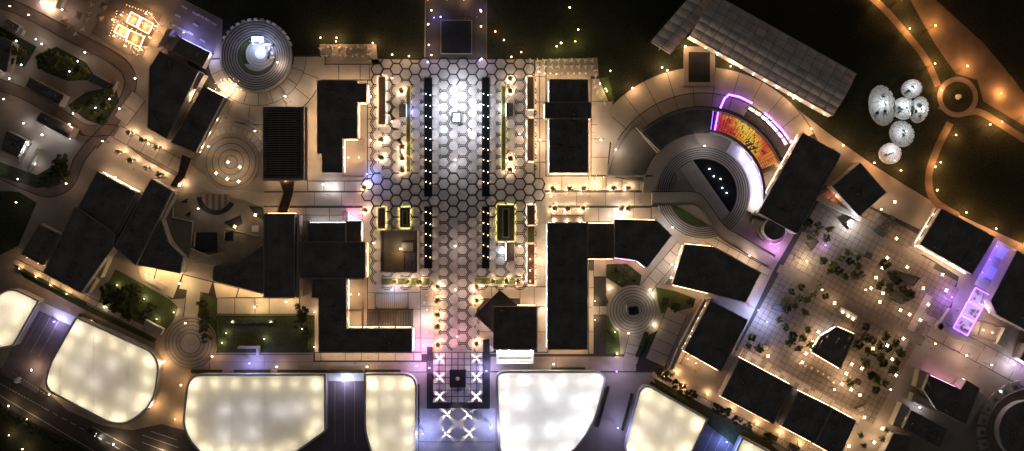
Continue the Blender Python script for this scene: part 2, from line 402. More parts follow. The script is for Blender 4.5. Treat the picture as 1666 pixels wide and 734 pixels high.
f = field('terrace', rect(352, 484, 488, 512), 'cream slab terrace lit amber behind the lawn')
slabgrid(f, [353, 382, 415, 438, 487], [485, 511], 'cream', .14)
f = field('terrace', [(222, 432), (262, 437), (298, 446), (346, 458), (431, 479), (488, 484), (352, 486), (310, 470), (300, 486), (278, 487)], 'cream slab terrace lit amber under the crescent roofs')
for q in ([(223, 432), (255, 436), (246, 470), (233, 462)], [(256, 436), (297, 446), (282, 486), (247, 470)], [(298, 447), (346, 459), (340, 478), (291, 470)], [(347, 459), (388, 469), (384, 484), (352, 485)], [(389, 469), (430, 479), (440, 484), (385, 484)]):
    slab(f, q, 'cream', .14)
f = field('footpath', [(303, 470), (328, 470), (323, 516), (298, 516)], 'cream footpath leading to the ringed fountain')
slab(f, [(304, 471), (327, 471), (322, 516), (299, 516)], 'cream', .1)
f = field('walkway', rect(510, 573, 686, 588), 'amber lit slab walkway below the corner block')
slabgrid(f, [512, 522, 562, 588, 616, 643, 673, 686], [574, 587], 'cream', .13)
f = field('walkway', rect(597, 452, 706, 572), 'bright slab walkway beside the promenade stem')
slabgrid(f, [684, 706], [452, 498, 550, 572], 'slab', .13); slabgrid(f, [598, 642, 684], [452, 476, 503], 'slab', .13)
slabgrid(f, [672, 684], [503, 550, 572], 'slab', .13)
f = field('walkway', rect(772, 466, 892, 574), 'bright slab walkway round the square pavilion')
for q in (rect(773, 467, 800, 486), rect(846, 467, 869, 499), rect(869, 467, 891, 499), rect(874, 499, 891, 540), rect(874, 540, 891, 573), rect(773, 540, 803, 573), [(773, 488), (790, 487), (773, 508)], [(773, 514), (802, 540), (773, 540)], rect(800, 467, 846, 486)):
    slab(f, q, 'slab', .13)
f = field('walkway', rect(957, 421, 986, 582), 'slab walkway beside the tall black roof')
slabgrid(f, [958, 966], [440, 468, 500, 540, 576], 'slab', .12); slabgrid(f, [966, 986], [421, 450], 'slab', .12)
f = field('esplanade', rect(340, 576, 1085, 606), 'broad esplanade between shops and white canopies')
slabgrid(f, [341, 430, 520, 610, 694], [589, 605], 'stone', .06); slabgrid(f, [341, 430, 510], [577, 589], 'stone', .06); slabgrid(f, [798, 860, 905, 960, 1015, 1035], [580, 604], 'stone', .06)
# fan paving round the small amphitheatre
f = field('fan_plaza', sector(418, 92, 60, 112, 182, 362, 40), 'fan of radial slabs round the small amphitheatre')
for r0, r1, dn in ((60, 80, 10), (80, 111, 9)):
    for k in range(dn):
        a0, a1 = 184+k*176/dn, 184+(k+1)*176/dn
        if r0 >= 80 and a0 < 215: continue
        slab(f, sector(418, 92, r0, r1, a0, a1, 6), 'slab', .13)
# ring plaza round the large amphitheatre
f = field('ring_plaza', sector(1143, 314, 139, 206, 20, 148, 40), 'ring of radial slabs round the large amphitheatre')
for k in range(11):
    a0, a1 = 28+k*11.2, 28+(k+1)*11.2
    slab(f, sector(1143, 314, 163, 205, a0, a1, 5), 'slab', .13)
    if a0 > 60: slab(f, sector(1143, 314, 141, 162.5, a0, a1, 5), 'step', .13)
# angled walk from sculpture garden to the market
def along(f, a, b, wd, n, m, gap=.12):
    a, b = Vector(a), Vector(b); d = (b-a)/n; u = (b-a).normalized(); nn = Vector((-u.y, u.x))*wd/2
    for i in range(n):
        p, q = a+d*i, a+d*(i+1)
        slab(f, [tuple(p+nn), tuple(q+nn), tuple(q-nn), tuple(p-nn)], m, gap)
def walk(a, b, wd, n, label, m='slab', name='walkway'):
    u = (Vector(b)-Vector(a)).normalized(); nn = Vector((-u.y, u.x))*(wd/2+.6); a_, b_ = Vector(a), Vector(b)
    f = field(name, [tuple(a_+nn), tuple(b_+nn), tuple(b_-nn), tuple(a_-nn)], label); along(f, a, b, wd, n, m)
walk((1150, 388), (1252, 444), 12, 6, 'angled slab strip beside the dark workshop roof')
walk((1110, 400), (1050, 470), 20, 5, 'slab link between shops and ringed sculpture')
walk((1102, 506), (1066, 590), 34, 5, 'wide angled paving below the green crescent')
walk((1035, 548), (1025, 590), 24, 3, 'slab link between sculpture and esplanade')
walk((962, 505), (988, 505), 14, 2, 'short slab link to the ringed sculpture')
walk((1205, 572), (1400, 684), 15, 12, 'pale slab strip along the market roofs')
walk((1500, 515), (1700, 622), 16, 10, 'long slab avenue crossing the market')
walk((1512, 536), (1700, 636), 22, 7, 'wide avenue paving in front of the stepped house')
walk((1455, 585), (1512, 480), 13, 5, 'cross strip between market and avenue')
walk((1060, 608), (1330, 752), 10, 14, 'narrow amber lit walkway below the market roofs')
walk((22, 424), (255, 546), 10, 12, 'narrow walkway under the slanting black roofs')
walk((190, 214), (300, 275), 22, 5, 'palm-lined forecourt beside the slanting roofs')
walk((196, 196), (226, 156), 26, 2, 'driveway slabs beside the long slanting roof')
# market plaza tiles, too small to pick apart
u = Vector((.876, .482)); v = Vector((-.482, .876)); bm = bmesh.new(); o0 = Vector((1262, 398)); ts = 9.0
tiles = []
base = sheet('market_plaza', [(1340, 300), (1520, 384), (1496, 410), (1560, 450), (1548, 500), (1505, 520), (1420, 690), (1310, 632), (1196, 570), (1258, 440)], 'joint', 'tiled market plaza under trees and lamps')
def inpoly(p, q):
    c = False; n = len(q); j = n-1
    for i in range(n):
        if (q[i][1] > p[1]) != (q[j][1] > p[1]) and p[0] < (q[j][0]-q[i][0])*(p[1]-q[i][1])/(q[j][1]-q[i][1])+q[i][0]: c = not c
        j = i
    return c
MP = [(1342, 303), (1518, 386), (1494, 411), (1558, 451), (1546, 500), (1505, 518), (1420, 688), (1310, 630), (1198, 569), (1260, 441)]
for i in range(-20, 40):
    for j in range(-20, 36):
        c = o0 + u*ts*i + v*ts*j
        if not inpoly(c, MP): continue
        g = .13/S/2*1.3; q = [c+u*(g)+v*g, c+u*(ts-g)+v*g, c+u*(ts-g)+v*(ts-g), c+u*g+v*(ts-g)]
        prism(bm, PX([tuple(t) for t in q]), base['z'], base['z']+.03+random.random()*.012)
t = obj('paving_tile', bm, 'plazatile', base, True)
walk((1266, 436), (1502, 556), 15, 14, 'broad diagonal slab band crossing the market tiles', 'plazatile', 'slab_band'); walk((1350, 345), (1500, 425), 12, 9, 'upper diagonal slab band below the diamond roof', 'plazatile', 'slab_band'); t['kind'] = 'stuff'
# hexagon promenade
hb = sheet('promenade', [(604, 97), (690, 98), (792, 97), (869, 97), (869, 292), (884, 304), (893, 336), (884, 462), (771, 466), (771, 572), (718, 572), (718, 466), (600, 462), (590, 336), (600, 296), (618, 284), (617, 97)], 'hexbase', 'promenade of pale hexagon slabs with dark double bands')
D = 17.85; CW = D*math.sqrt(3)/2; X0, Y0 = 722.0, 264.0; RR = D/math.sqrt(3)
def blocked(x, y):
    if y > 464: return not (717 < x < 773 and y < 566)
    if y > 446: return not (612 < x < 876)
    if x > 864 or x < 612: return not (298 < y < 334 and 590 < x < 892)
    return y < 100
hexes = []
for i in range(-10, 13):
    for j in range(-12, 20):
        x = X0+i*CW; y = Y0+j*D+(D/2 if i % 2 else 0)
        if not blocked(x, y): hexes.append((x, y, i))
hexes.sort(key=lambda h: abs(h[0]-742)+.6*abs(h[1]-300))
hm = mesh('hexagon_slab', prism(bmesh.new(), [Vector((math.cos(k*PI/3), math.sin(k*PI/3)))*(RR-2.25)*S for k in range(6)], 0, .04), 'hexslab')
rest = bmesh.new(); bands = bmesh.new(); seen = set()
def band(a, b, thick):
    pa, pb = P(*a), P(*b); d = (pb-pa).normalized(); n = Vector((-d.y, d.x, 0))
    z = Vector((0, 0, hb['z']+.012))
    if thick: bar(bands, pa+z, pb+z, .55, .02)
    else:
        for s in (-1, 1): bar(bands, pa+z+n*.40*s, pb+z+n*.40*s, .48, .02)
for k, (x, y, i) in enumerate(hexes):
    p = P(x, y)
    if k < 300:
        o = obj('hexagon_slab', hm, None, hb, True); o.location = (p.x, p.y, hb['z'])
    else: prism(rest, [p.xy+Vector((math.cos(q*PI/3), math.sin(q*PI/3)))*(RR-2.25)*S for q in range(6)], hb['z'], hb['z']+.04)
    full = (284 < y < 346 or y < 136) and not (285 < y < 330 and False)
    cs = [(x+RR*math.cos(q*PI/3), y+RR*math.sin(q*PI/3)) for q in range(6)]
    for q in range(6):
        a, b = cs[q], cs[(q+1) % 6]
        key = (round((a[0]+b[0])/2), round((a[1]+b[1])/2))
        if key in seen: continue
        seen.add(key)
        if q in (1, 4):                                     # horizontal edge
            if full: band(a, b, True)
            elif i % 2 == 0: band(a, b, False)
            else:
                L, Rr = (a, b) if a[0] < b[0] else (b, a)
                band(L, ((L[0]*.6+Rr[0]*.4), L[1]), False)
        else:
            bi = i if (q in (0, 5)) else i-1                 # boundary right of column bi
            if full: band(a, b, True)
            elif bi % 2 == 0: band(a, b, False)
            else:                                            # stubs from the vertex at the right
                far = a if (a[0] > b[0]) else b; near = b if far is a else a
                # the vertex reached by a full horizontal edge lies on the side of the even column
                ev = far if (bi+1) % 2 == 0 and True else near
                od = near if ev is far else far
                band(ev, (ev[0]*.62+od[0]*.38, ev[1]*.62+od[1]*.38), False)
obj('hexagon_slab', rest, 'hexslab', hb, True)['kind'] = 'stuff'
obj('dark_band', bands, 'hexdark', hb, True)['kind'] = 'stuff'
# gridded square at the foot of the promenade
sq = sheet('square', rect(695, 573, 797, 664), 'tile_dark', 'small gridded square with a black block in its middle')
for i in range(8):
    for j in range(8):
        slab(sq, rect(704.2+i*10.2, 573.5+j*10.2, 704.2+(i+1)*10.2, 573.5+(j+1)*10.2), 'hexslab', .2, name='paving_tile')
fc = sheet('entrance_forecourt', rect(682, 664, 806, 742), 'hexslab', 'pale blue lit forecourt below the gridded square')
dashes([(682, 719), (806, 719)], .3, 'joint', fc, 1, 1, 'joint_line')
# ------------------------------------------------------------------ buildings
winm = {}
def window_mesh(wd, ht, m):
    k = (round(wd, 1), ht, m)
    if k not in winm:
        bm = bmesh.new(); box(bm, (0, 0, ht/2), (wd, .05, ht), mi=0)
        winm[k] = mesh('window', bm, m)
        bm = bmesh.new()
        for x in (-wd/2, wd/2): box(bm, (x, 0, ht/2), (.09, .12, ht+.1))
        for z in (0, ht): box(bm, (0, 0, z), (wd+.09, .12, .09))
        box(bm, (0, 0, ht*.72), (wd, .1, .06)); winm[k+('f',)] = mesh('frame', bm, 'metal')
    return winm[k], winm[k+('f',)]
lampm = {}
def wall_lamp(b, p, out, z, col, power, m):
    if m not in lampm:
        bm = bmesh.new(); box(bm, (0, .1, .1), (.12, .2, .08), mi=0); box(bm, (0, .24, 0), (.3, .22, .14), mi=1)
        lampm[m] = mesh('wall_lamp', bm, ['metal', m])
    o = obj('wall_lamp', lampm[m], None, b, True)
    o.location = Vector((p.x, p.y, z)) - Vector(b.location); o.rotation_euler = (0, 0, math.atan2(-out.x, out.y))
    light('POINT', (p.x+out.x*.9, p.y+out.y*.9, z-.15), col, power, b, .12)
CK = {'w': (WARM, 'g_warm', 'g_shop'), 'a': (AMBER, 'g_warm', 'g_shop'), 'o': (ORANGE, 'g_orange', 'g_shop'), 'c': (COOL, 'g_cool', 'g_shopcool'), 'b': (BLUE, 'g_blue', 'g_shopcool'), 'p': (PURPLE, 'g_purple', 'g_shopcool'), 'm': (PINK, 'g_pink', 'g_shop')}
WP = 66.0
def building(pts, h, label, lit='', roof='roof', par='parapet', name='shop_building', cat='building', pw=1.0, units=2, seams=0, win=True, base=0.0, wallm='wall'):
    """pts: roof outline in photo pixels; lit: per-edge letters ('-' none) for wall lamps and windows."""
    W = PX(pts, h); n = len(pts)
    c = sum((Vector((p.x, p.y)) for p in W), Vector((0, 0)))/n
    b = empty(name, (c.x, c.y, base), label, cat)
    P2 = [Vector((p.x, p.y)) for p in W]; rev = area(P2) < 0
    q = P2[::-1] if rev else P2
    bm = bmesh.new(); prism(bm, q, base, h-.45); obj('wall', bm, wallm, b)
    inn = inset(q, .38)
    obj('roof', prism(bmesh.new(), inn, h-.45, h-.32), roof, b)
    obj('parapet', ringwall(bmesh.new(), inset(q, -.08), inn, h-.46, h), par, b)
    rd = random.Random(len(label)*7+int(abs(c.x)))
    xs = [p.x for p in inn]; ys = [p.y for p in inn]
    k = 0
    for _ in range(90):
        if k >= units*2+1: break
        x, y = rd.uniform(min(xs)+1.5, max(xs)-1.5), rd.uniform(min(ys)+1.5, max(ys)-1.5)
        if not inpoly((x, y), [tuple(p) for p in inset(q, 1.6)]): continue
        a = math.atan2((q[1]-q[0]).y, (q[1]-q[0]).x)
        bm = bmesh.new(); box(bm, (0, 0, .45), (rd.uniform(.8, 2.6), rd.uniform(.6, 1.3), .9)); lathe(bm, (0, 0, .9), [(.35, 0), (.35, .08), (.1, .1)], 10)
        o = obj('roof_unit', bm, 'roof_brown', b, True); o.location = Vector((x, y, h-.32))-Vector(b.location); o.rotation_euler = (0, 0, a); k += 1
    if n == 4 and not seams and max((q[1]-q[0]).length, 1) > 9 and name == 'shop_building': seams = int((q[1]-q[0]).length/3.2)
    if seams:                                               # standing roof seams across the roof
        e = (q[1]-q[0]); L = e.length; u_ = e.normalized(); nn = Vector((-u_.y, u_.x)); dep = max((p-q[0]).dot(nn) for p in q)
        for s in range(1, seams):
            a0 = q[0]+e*s/seams
            bm = bmesh.new(); bar(bm, (a0.x+nn.x*.5, a0.y+nn.y*.5, h-.29), (a0.x+nn.x*(dep-.5), a0.y+nn.y*(dep-.5), h-.29), .12, .08)
            obj('roof_seam', bm, roof, b)
    for i in range(n):
        ch = lit[i] if i < len(lit) else '-'
        if ch == '-': continue
        up = ch.isupper(); col, gm, wm = CK[ch.lower()]
        a, d = P2[i], P2[(i+1) % n]; e = d-a; L = e.length; u_ = e.normalized(); out = Vector((u_.y, -u_.x)) * (-1 if rev else 1)
        if L < 2: continue
        ev = obj('eave_light', bar(bmesh.new(), Vector((*(a+out*.32+u_*.4), 2.9)), Vector((*(d+out*.32-u_*.4), 2.9)), .13, .08), 'eave' if ch.lower() in 'wao' else 'eave_cool' if ch.lower() == 'c' else gm, b)
        k = max(1, round(L/(7 if not up else 5)))
        for s in range(k):
            p = a+e*(s+.5)/k
            wall_lamp(b, p, out, min(h-.8, 4.2), col, WP*pw*(2.2 if up else 1)*rd.uniform(.5, 1.4), gm)
        if win:
            kw = max(1, int(L/4.2))
            for s in range(kw):
                p = a+e*(s+.5)/kw+out*.04
                wm_, fm = window_mesh(2.6, 2.4, wm)
                if rd.random() < .12: continue
                o = obj('window', wm_, None, b, True); o.location = Vector((p.x, p.y, base+.6))-Vector(b.location); o.rotation_euler = (0, 0, math.atan2(u_.y, u_.x))
                obj('frame', fm, None, o, True)
    return b
B = building
# the two arms beside the promenade
b1 = B([(516, 131), (581, 131), (581, 136), (596, 136), (596, 166), (581, 166), (581, 225), (557, 225), (557, 281), (524, 281), (524, 250), (516, 250)], 7.5, 'black-roofed restaurant with a notched corner and slatted roof terrace', 'w-wwwwww-w-w', pw=1.1, units=3)
b2 = B(rect(428, 174, 494, 291), 8.0, 'block with a ridged louvre roof beside the round garden', '-ww-', units=0)
b3 = B(rect(429, 348, 479, 484), 8.5, 'tall narrow black roof between garden and lower shops', 'a-a-', units=2)
b4 = B(rect(489, 394, 594, 453), 8.5, 'broad black roof at the heart of the lower shop block', '-w--', units=3)
b5 = B(rect(500, 363, 562, 393.5), 7.2, 'small black roof behind the pink lit forecourt', 'c---', units=1)
b5b = B(rect(562.5, 360, 587, 393.5), 5.8, 'low dark grey annexe beside the pink lit forecourt', 'm-w-'.replace('-w', 'w-', 1), 'roof_brown', units=1)
b6 = B([(507, 453.5), (563, 453.5), (563, 535), (670, 535), (670, 573), (518, 573), (518, 485), (507, 485)], 8.2, 'L-shaped black roof wrapped round golden pergolas', '-wwcaa--', units=3)
b7 = B(rect(894, 129, 957, 165.5), 7.6, 'black roof behind the rows of cafe tables', 'Ww-w', units=2)
b8 = B(rect(887, 166, 962, 192.5), 8.2, 'raised black roof band across the stepped shops', '-w-w', units=1)
b9 = B(rect(894, 193, 957, 281), 7.4, 'long black roof stepping down towards the planter forecourt', '-WWw', units=3)
b10 = B(rect(891, 363, 956, 569), 8.6, 'longest black roof beside the promenade stem', 'wwaw', units=4)
b11 = B(rect(956.5, 364, 999, 421), 5.5, 'low dark brown annexe beside the longest roof', 'w-w-', 'roof_brown', units=1)
b12 = B(rect(803, 499, 873, 568), 7.2, 'square black pavilion roof with a white glowing porch', 'w-C-', units=1)
b13 = B([(1000, 357), (1069, 359), (1093, 383), (1052, 436), (1037, 424), (1000, 419)], 7.5, 'black five-sided roof between amphitheatre and sculpture', 'wccwmw', units=2)
b14 = B([(1115, 398), (1161, 402), (1238, 444), (1213, 492), (1157, 478), (1094, 463), (1106, 424)], 7.8, 'irregular black roof beside the amphitheatre walkway', 'www-awa', units=3)
b15 = B([(1156, 489), (1217, 521), (1173, 605), (1113, 571)], 8.0, 'black roof edged white above the slatted porch', '--wa', units=2)
b16 = B([(1306, 216), (1369, 251), (1297, 381), (1234, 346)], 9.0, 'long slanting black hall closing off the amphitheatre', 'o--w', units=3)
b17 = B([(1400, 265), (1442, 313), (1398, 352), (1354, 303)], 8.0, 'black diamond roof with a triangular glass front', 'ow--', units=1)
b18 = B([(1532, 339), (1619, 386), (1582, 446), (1497, 398)], 8.2, 'black hall roof with warm glowing edges by the lawn', 'o-Ww', units=1)
b19 = B([(1655, 408), (1740, 454), (1690, 548), (1622, 512), (1612, 490)], 8.4, 'dark roof beyond the violet glass courtyard', '---w-', units=2)
b20 = B([(1204, 583), (1290, 629), (1258, 690), (1173, 645)], 7.4, 'black market roof nearest the slatted porch', 'w-a-', units=2)
b21 = B([(1299, 637), (1354, 664), (1325, 722), (1272, 694)], 6.6, 'middle black market roof with a brownish lower edge', 'w-a-', 'roof', units=2)
b22 = B([(1355, 664.5), (1393, 685), (1366, 745), (1326, 723)], 7.2, 'end black market roof beside the star lamps', 'wwa-', units=1)
b23 = B([(1512, 610), (1563, 634), (1573, 619), (1594, 632), (1572, 692), (1524, 666), (1503, 634)], 8.0, 'stepped black roof of the house on the avenue', 'm-w---c', units=2)
b24 = B([(1483, 668), (1543, 699), (1529, 730), (1469, 697)], 6.5, 'low black roof with a pale gabled end wall', '---w', units=1)
b25 = B([(1454, 705), (1485, 710), (1476, 760), (1436, 740)], 6.0, 'small dark shed roof behind the gabled house', '', 'roof_brown', units=0)
b26 = B([(1672, 560), (1740, 590), (1740, 640), (1660, 584)], 7.5, 'dark roof corner at the end of the avenue', '--p-', units=0)
# slanting blocks of the villa quarter
b27 = B([(260, 83), (323, 115), (300, 163), (271, 226), (240, 208), (243, 110)], 8.0, 'black roof of the hall beside the lounge terrace', '-w---w', par='parapet', units=3)
b28 = B([(331, 141), (364, 158), (318, 248), (278, 232)], 7.5, 'black slanting roof touching the fan plaza', 'Ww--', units=2)
b29 = B([(158, 279), (221, 313), (187, 378), (124, 343)], 7.6, 'black roof below the row of lit palms', 'w---', units=2)
b30 = B([(122, 335), (186, 380), (184, 402), (131, 477), (70, 444)], 8.4, 'largest slanting black roof above the hedge bed', '---a-', units=3)
b31 = B([(246, 291), (280, 311), (221, 432), (185, 402)], 7.8, 'long black roof with a pale edge beside the crescent', '----', units=2)
b32 = B([(63, 364), (99, 382), (70, 432), (34, 414)], 5.0, 'low brown shed roof behind the hedge bed', '--a-', 'roof_brown', units=1)
b33 = B([(262, 358), (275, 396), (298, 418), (293, 445), (222, 431)], 6.5, 'dark crescent roof hugging the playground garden', '---A-', units=1)
b34 = B([(347, 433), (386, 427), (429, 398), (429, 478), (346, 457)], 6.5, 'dark crescent roof above the amber cream terrace', '---A-', units=2)
b35 = B([(48, 126), (104, 155), (95, 172), (41, 141)], 6.0, 'black villa roof along the upper lane', '', 'roof', units=2, name='villa')
b36 = B([(66, 182), (120, 208), (111, 225), (58, 196)], 6.0, 'black villa roof facing the courtyard house', '--c-', 'roof', units=2, name='villa')
b37 = B([(-20, 50), (20, 68), (10, 118), (-20, 104)], 6.0, 'dark villa roof at the garden edge', '', 'roof', units=1, name='villa')
b38 = B([(150, 120), (186, 138), (180, 150), (142, 132)], 4.0, 'small villa roof at the street bend', '', 'roof_brown', units=0, name='villa')
b39 = B([(10, 212), (42, 228), (28, 256), (0, 244)], 5.0, 'dark roof of the courtyard house', '-c--', 'roof', units=2, name='villa')
b40 = B([(278, 82), (292, 61), (342, 86), (329, 110)], 5.0, 'low olive grey roof beside the lounge terrace', '-b--', 'roof_pale', 'parapet_pale', units=0)
b41 = B([(1, 36), (12, 30), (32, 42), (26, 52)], 4.0, 'garden shed roof with a pale canopy', '', 'roof_brown', units=0, name='garden_shed', cat='shed')
# rounded turret of the long hall
c = P(1260, 373, 6.5); tb = empty('turret', (c.x, c.y, 0), 'round turret with pale rim at the end of the long hall', 'turret')
bm = bmesh.new(); prism(bm, PX(disc(1260, 373, 17, 40), 6.5), 0, 6.3); obj('wall', bm, 'parapet_pale', tb)
obj('roof', prism(bmesh.new(), PX(disc(1260, 373, 16, 40), 6.5), 6.3, 6.45), 'roof', tb)
obj('parapet', ringwall(bmesh.new(), PX(disc(1260, 373, 17.4, 40), 6.5), PX(disc(1260, 373, 16, 40), 6.5), 6.25, 6.75), 'parapet', tb)
# low rim terrace round the turret
tr = empty('terrace_rail', P(1246, 385), 'pale curved terrace rail round the turret foot', 'rail')
bm = bmesh.new(); ringwall(bm, PX(disc(1257, 375, 23, 40)), PX(disc(1257, 375, 21.6, 40)), 0, 1.1); obj('rail_wall', bm, 'parapet_pale', tr)
# louvre roof of b2, each blade its own
def louvres(b, x0, y0, x1, y1, n, h, m, wd=.30, name='louvre', horiz=True):
    for i in range(n):
        t = (i+.5)/n
        if horiz: a, c_ = P(x0, y0+(y1-y0)*t, h), P(x1, y0+(y1-y0)*t, h)
        else: a, c_ = P(x0+(x1-x0)*t, y0, h), P(x0+(x1-x0)*t, y1, h)
        bm = bmesh.new(); bar(bm, a, c_, wd, .16); obj(name, bm, m, b)
louvres(b2, 435, 181, 487, 285, 28, 8.05, 'roof_pale', .5)
obj('louvre_tray', prism(bmesh.new(), PX(rect(434, 180, 488, 286), 7.7), 7.66, 7.72), 'black', b2)
for q in (rect(494.5, 174, 500.5, 294), rect(428, 291.5, 494, 294.5)):
    bm = bmesh.new(); prism(bm, PX(q, 5.5), 5.2, 5.6, bottom=True); obj('cornice', bm, 'parapet_pale', b2)
# pergolas
def pergola(pts, h, label, n, m='wood_pale', post='wood', across=True, power=0, col=AMBER, name='pergola', roofm=None, frames=1):
    W = PX(pts, h); c = sum(W, Vector())/4; b = empty(name, (c.x, c.y, 0), label, 'pergola')
    for i in range(4): 
        bm = bmesh.new(); p = W[i]+(c-W[i]).normalized()*.4; box(bm, (p.x, p.y, h/2-.1), (.22, .22, h-.2)); obj('post', bm, post, b)
        bm = bmesh.new(); bar(bm, W[i], W[(i+1) % 4], .32, .3); obj('beam', bm, m, b)
    for f in range(1, frames):
        bm = bmesh.new(); bar(bm, W[0].lerp(W[1], f/frames), W[3].lerp(W[2], f/frames), .45, .34); obj('beam', bm, m, b)
    for k in range(n):
        t = (k+.5)/n
        a, d = (W[0].lerp(W[3], t), W[1].lerp(W[2], t)) if across else (W[0].lerp(W[1], t), W[3].lerp(W[2], t))
        bm = bmesh.new(); bar(bm, a+Vector((0, 0, .2)), d+Vector((0, 0, .2)), .16, .12); obj('slat', bm, m, b)
    if power:
        for t in (.25, .75):
            p = W[0].lerp(W[1], t).lerp(W[3].lerp(W[2], t), .5); light('POINT', (p.x, p.y, h-1.2), col, power, b, .1)
            bm = bmesh.new(); lathe(bm, (p.x, p.y, h-.95), [(.05, .9), (.12, .1), (.25, 0), (.1, -.1)], 8); obj('pendant_lamp', bm, 'g_warm', b)
    return b
pergola(rect(557.5, 225.5, 592, 287), 5.0, 'slatted wooden roof terrace on the notched restaurant', 26, power=150)
pergola(rect(563.5, 454, 590, 504.5), 4.6, 'upright golden pergola in the L of the corner block', 22, across=True, power=120, frames=1)
pergola(rect(563.5, 506, 670, 534.5), 4.6, 'long golden pergola along the corner block', 40, across=False, power=170, frames=4)
pergola([(1119, 570), (1148, 583), (1133, 607), (1107, 592)], 4.0, 'amber slatted porch below the white-edged roof', 18, power=120)
pergola([(1598, 522), (1628, 532), (1618, 556), (1590, 548)], 4.6, 'pale slatted porch at the foot of the glass courtyard', 14, m='parapet_pale', power=150, col=WARM)
pergola(rect(610, 478, 664, 502), 4.0, 'grey slatted awning between golden pergola and walkway', 16, m='metal', post='metal', across=False)
# white porch of the pavilion
def canopy_box(pts, h, label, m='white', lightcol=None, power=0, name='porch', th=.35, posts=True, cat='porch', open_=False):
    W = PX(pts, h); c = sum(W, Vector())/len(W); b = empty(name, (c.x, c.y, 0), label, cat)
    obj('roof', prism(bmesh.new(), W, h-th, h, bottom=True), m, b)
    q = ccw(W); obj('trim', ringwall(bmesh.new(), inset(q, -.1), inset(q, .18), h-th-.1, h+.12), 'metal' if m != 'white' else 'white', b)
    if posts:
        for p in inset(q, .35):
            bm = bmesh.new(); box(bm, (p.x, p.y, (h-th)/2), (.2, .2, h-th)); obj('post', bm, 'metal', b)
    if power: light('POINT', (c.x, c.y, h-th-.5), lightcol, power, b, .2)
    return b
pb = canopy_box(rect(808, 570.5, 868, 580), 3.6, 'white glowing flat porch of the square pavilion')
pf = empty('entrance_box', P(838, 590), 'white framed entrance box below the glowing porch', 'entrance')
for q, z1 in ((rect(808, 589, 868, 592), 3.0), (rect(808, 580.5, 811, 589), 3.0), (rect(865, 580.5, 868, 589), 3.0)):
    obj('side_wall', prism(bmesh.new(), PX(q, 3), 0, z1), 'white', pf)
light('POINT', P(838, 584.5, 5.2), (1, .98, 1), 160, pf, .2); light('POINT', P(820, 584, 5.2), (1, .98, 1), 120, pf, .2); light('POINT', P(856, 584, 5.2), (1, .98, 1), 120, pf, .2)
bm = bmesh.new(); bar(bm, P(810, 586, 5.3), P(866, 586, 5.3), .2, .2); obj('light_bar', bm, 'g_white', pf)
for x in (810, 866): bm = bmesh.new(); bar(bm, P(x, 586, 0), P(x, 586, 5.3), .12); obj('post', bm, 'metal', pf)
canopy_box(rect(897, 350, 948, 362), 3.4, 'beige flat awning at the head of the longest roof', 'parapet_pale')
canopy_box([(774, 512), (813, 472), (845, 500), (803, 541)], 5.0, 'brown diamond canopy tucked under the square pavilion', 'roof_brown', name='diamond_canopy', cat='canopy')
for pts, h, lab, m in (
    (rect(650, 170, 660, 190), 3.0, 'black kiosk roof with a blue lit counter near the fountain', 'roof'),
    (rect(824, 168, 834, 189), 3.0, 'black kiosk roof opposite with a white lit counter', 'roof'),
    (rect(824, 395, 836, 424), 3.2, 'black kiosk roof with a white edge by the yellow flower bed', 'roof'),
    (rect(558, 345, 566, 357), 2.6, 'small pink lit booth on the lower forecourt', 'parapet_pale')):
    k = canopy_box(pts, h, lab, m, name='kiosk', cat='kiosk')
    x0, y0 = pts[0]; x1, y1 = pts[2]
    bm = bmesh.new(); prism(bm, PX(rect(x0+1, y0+1, x1-1, y1-1)), 0, 1.1); obj('counter', bm, 'white', k)
    sx = x1+1.2 if x0 < 742 else x0-1.2
    bm = bmesh.new(); bar(bm, P(sx, y0, h), P(sx, y1, h), .3, .2); obj('light_strip', bm, 'strip_blue' if 'blue' in lab else 'strip_white' if 'pink' not in lab else 'g_pink', k)
    light('POINT', P(sx+(2 if x0 < 742 else -2), (y0+y1)/2, 2.4), BLUE if 'blue' in lab else PINK if 'pink' in lab else COOL, 220 if 'pink' not in lab else 160, k, .1)
# brown-grey kiosk block near the black channels
kb = B(rect(619, 375, 679, 443), 4.2, 'grey brown kiosk block with a raised terrace roof', '', 'roof_pale', units=0, name='kiosk_block', cat='kiosk')
for q, z1, m in ((rect(625, 412, 657, 442), 4.9, 'wood_pale'), (rect(654, 395, 671, 409), 5.2, 'parapet_pale'), (rect(661, 412, 676, 442), 4.3, 'roof')):
    bm = bmesh.new(); prism(bm, PX(q, z1), 3.95, z1); obj('roof_box', bm, m, kb)
light('POINT', P(650, 405, 8), WARM, 90, kb, .2); bm = bmesh.new(); p = P(650, 405, 8); lathe(bm, (p.x+.5, p.y, 4.0), [(.08, 0), (.06, 3.9), (.25, 4.0), (.1, 4.3)], 8); obj('roof_lamp', bm, 'g_warm', kb)  # lamp and its post added to brighten the kiosk roof
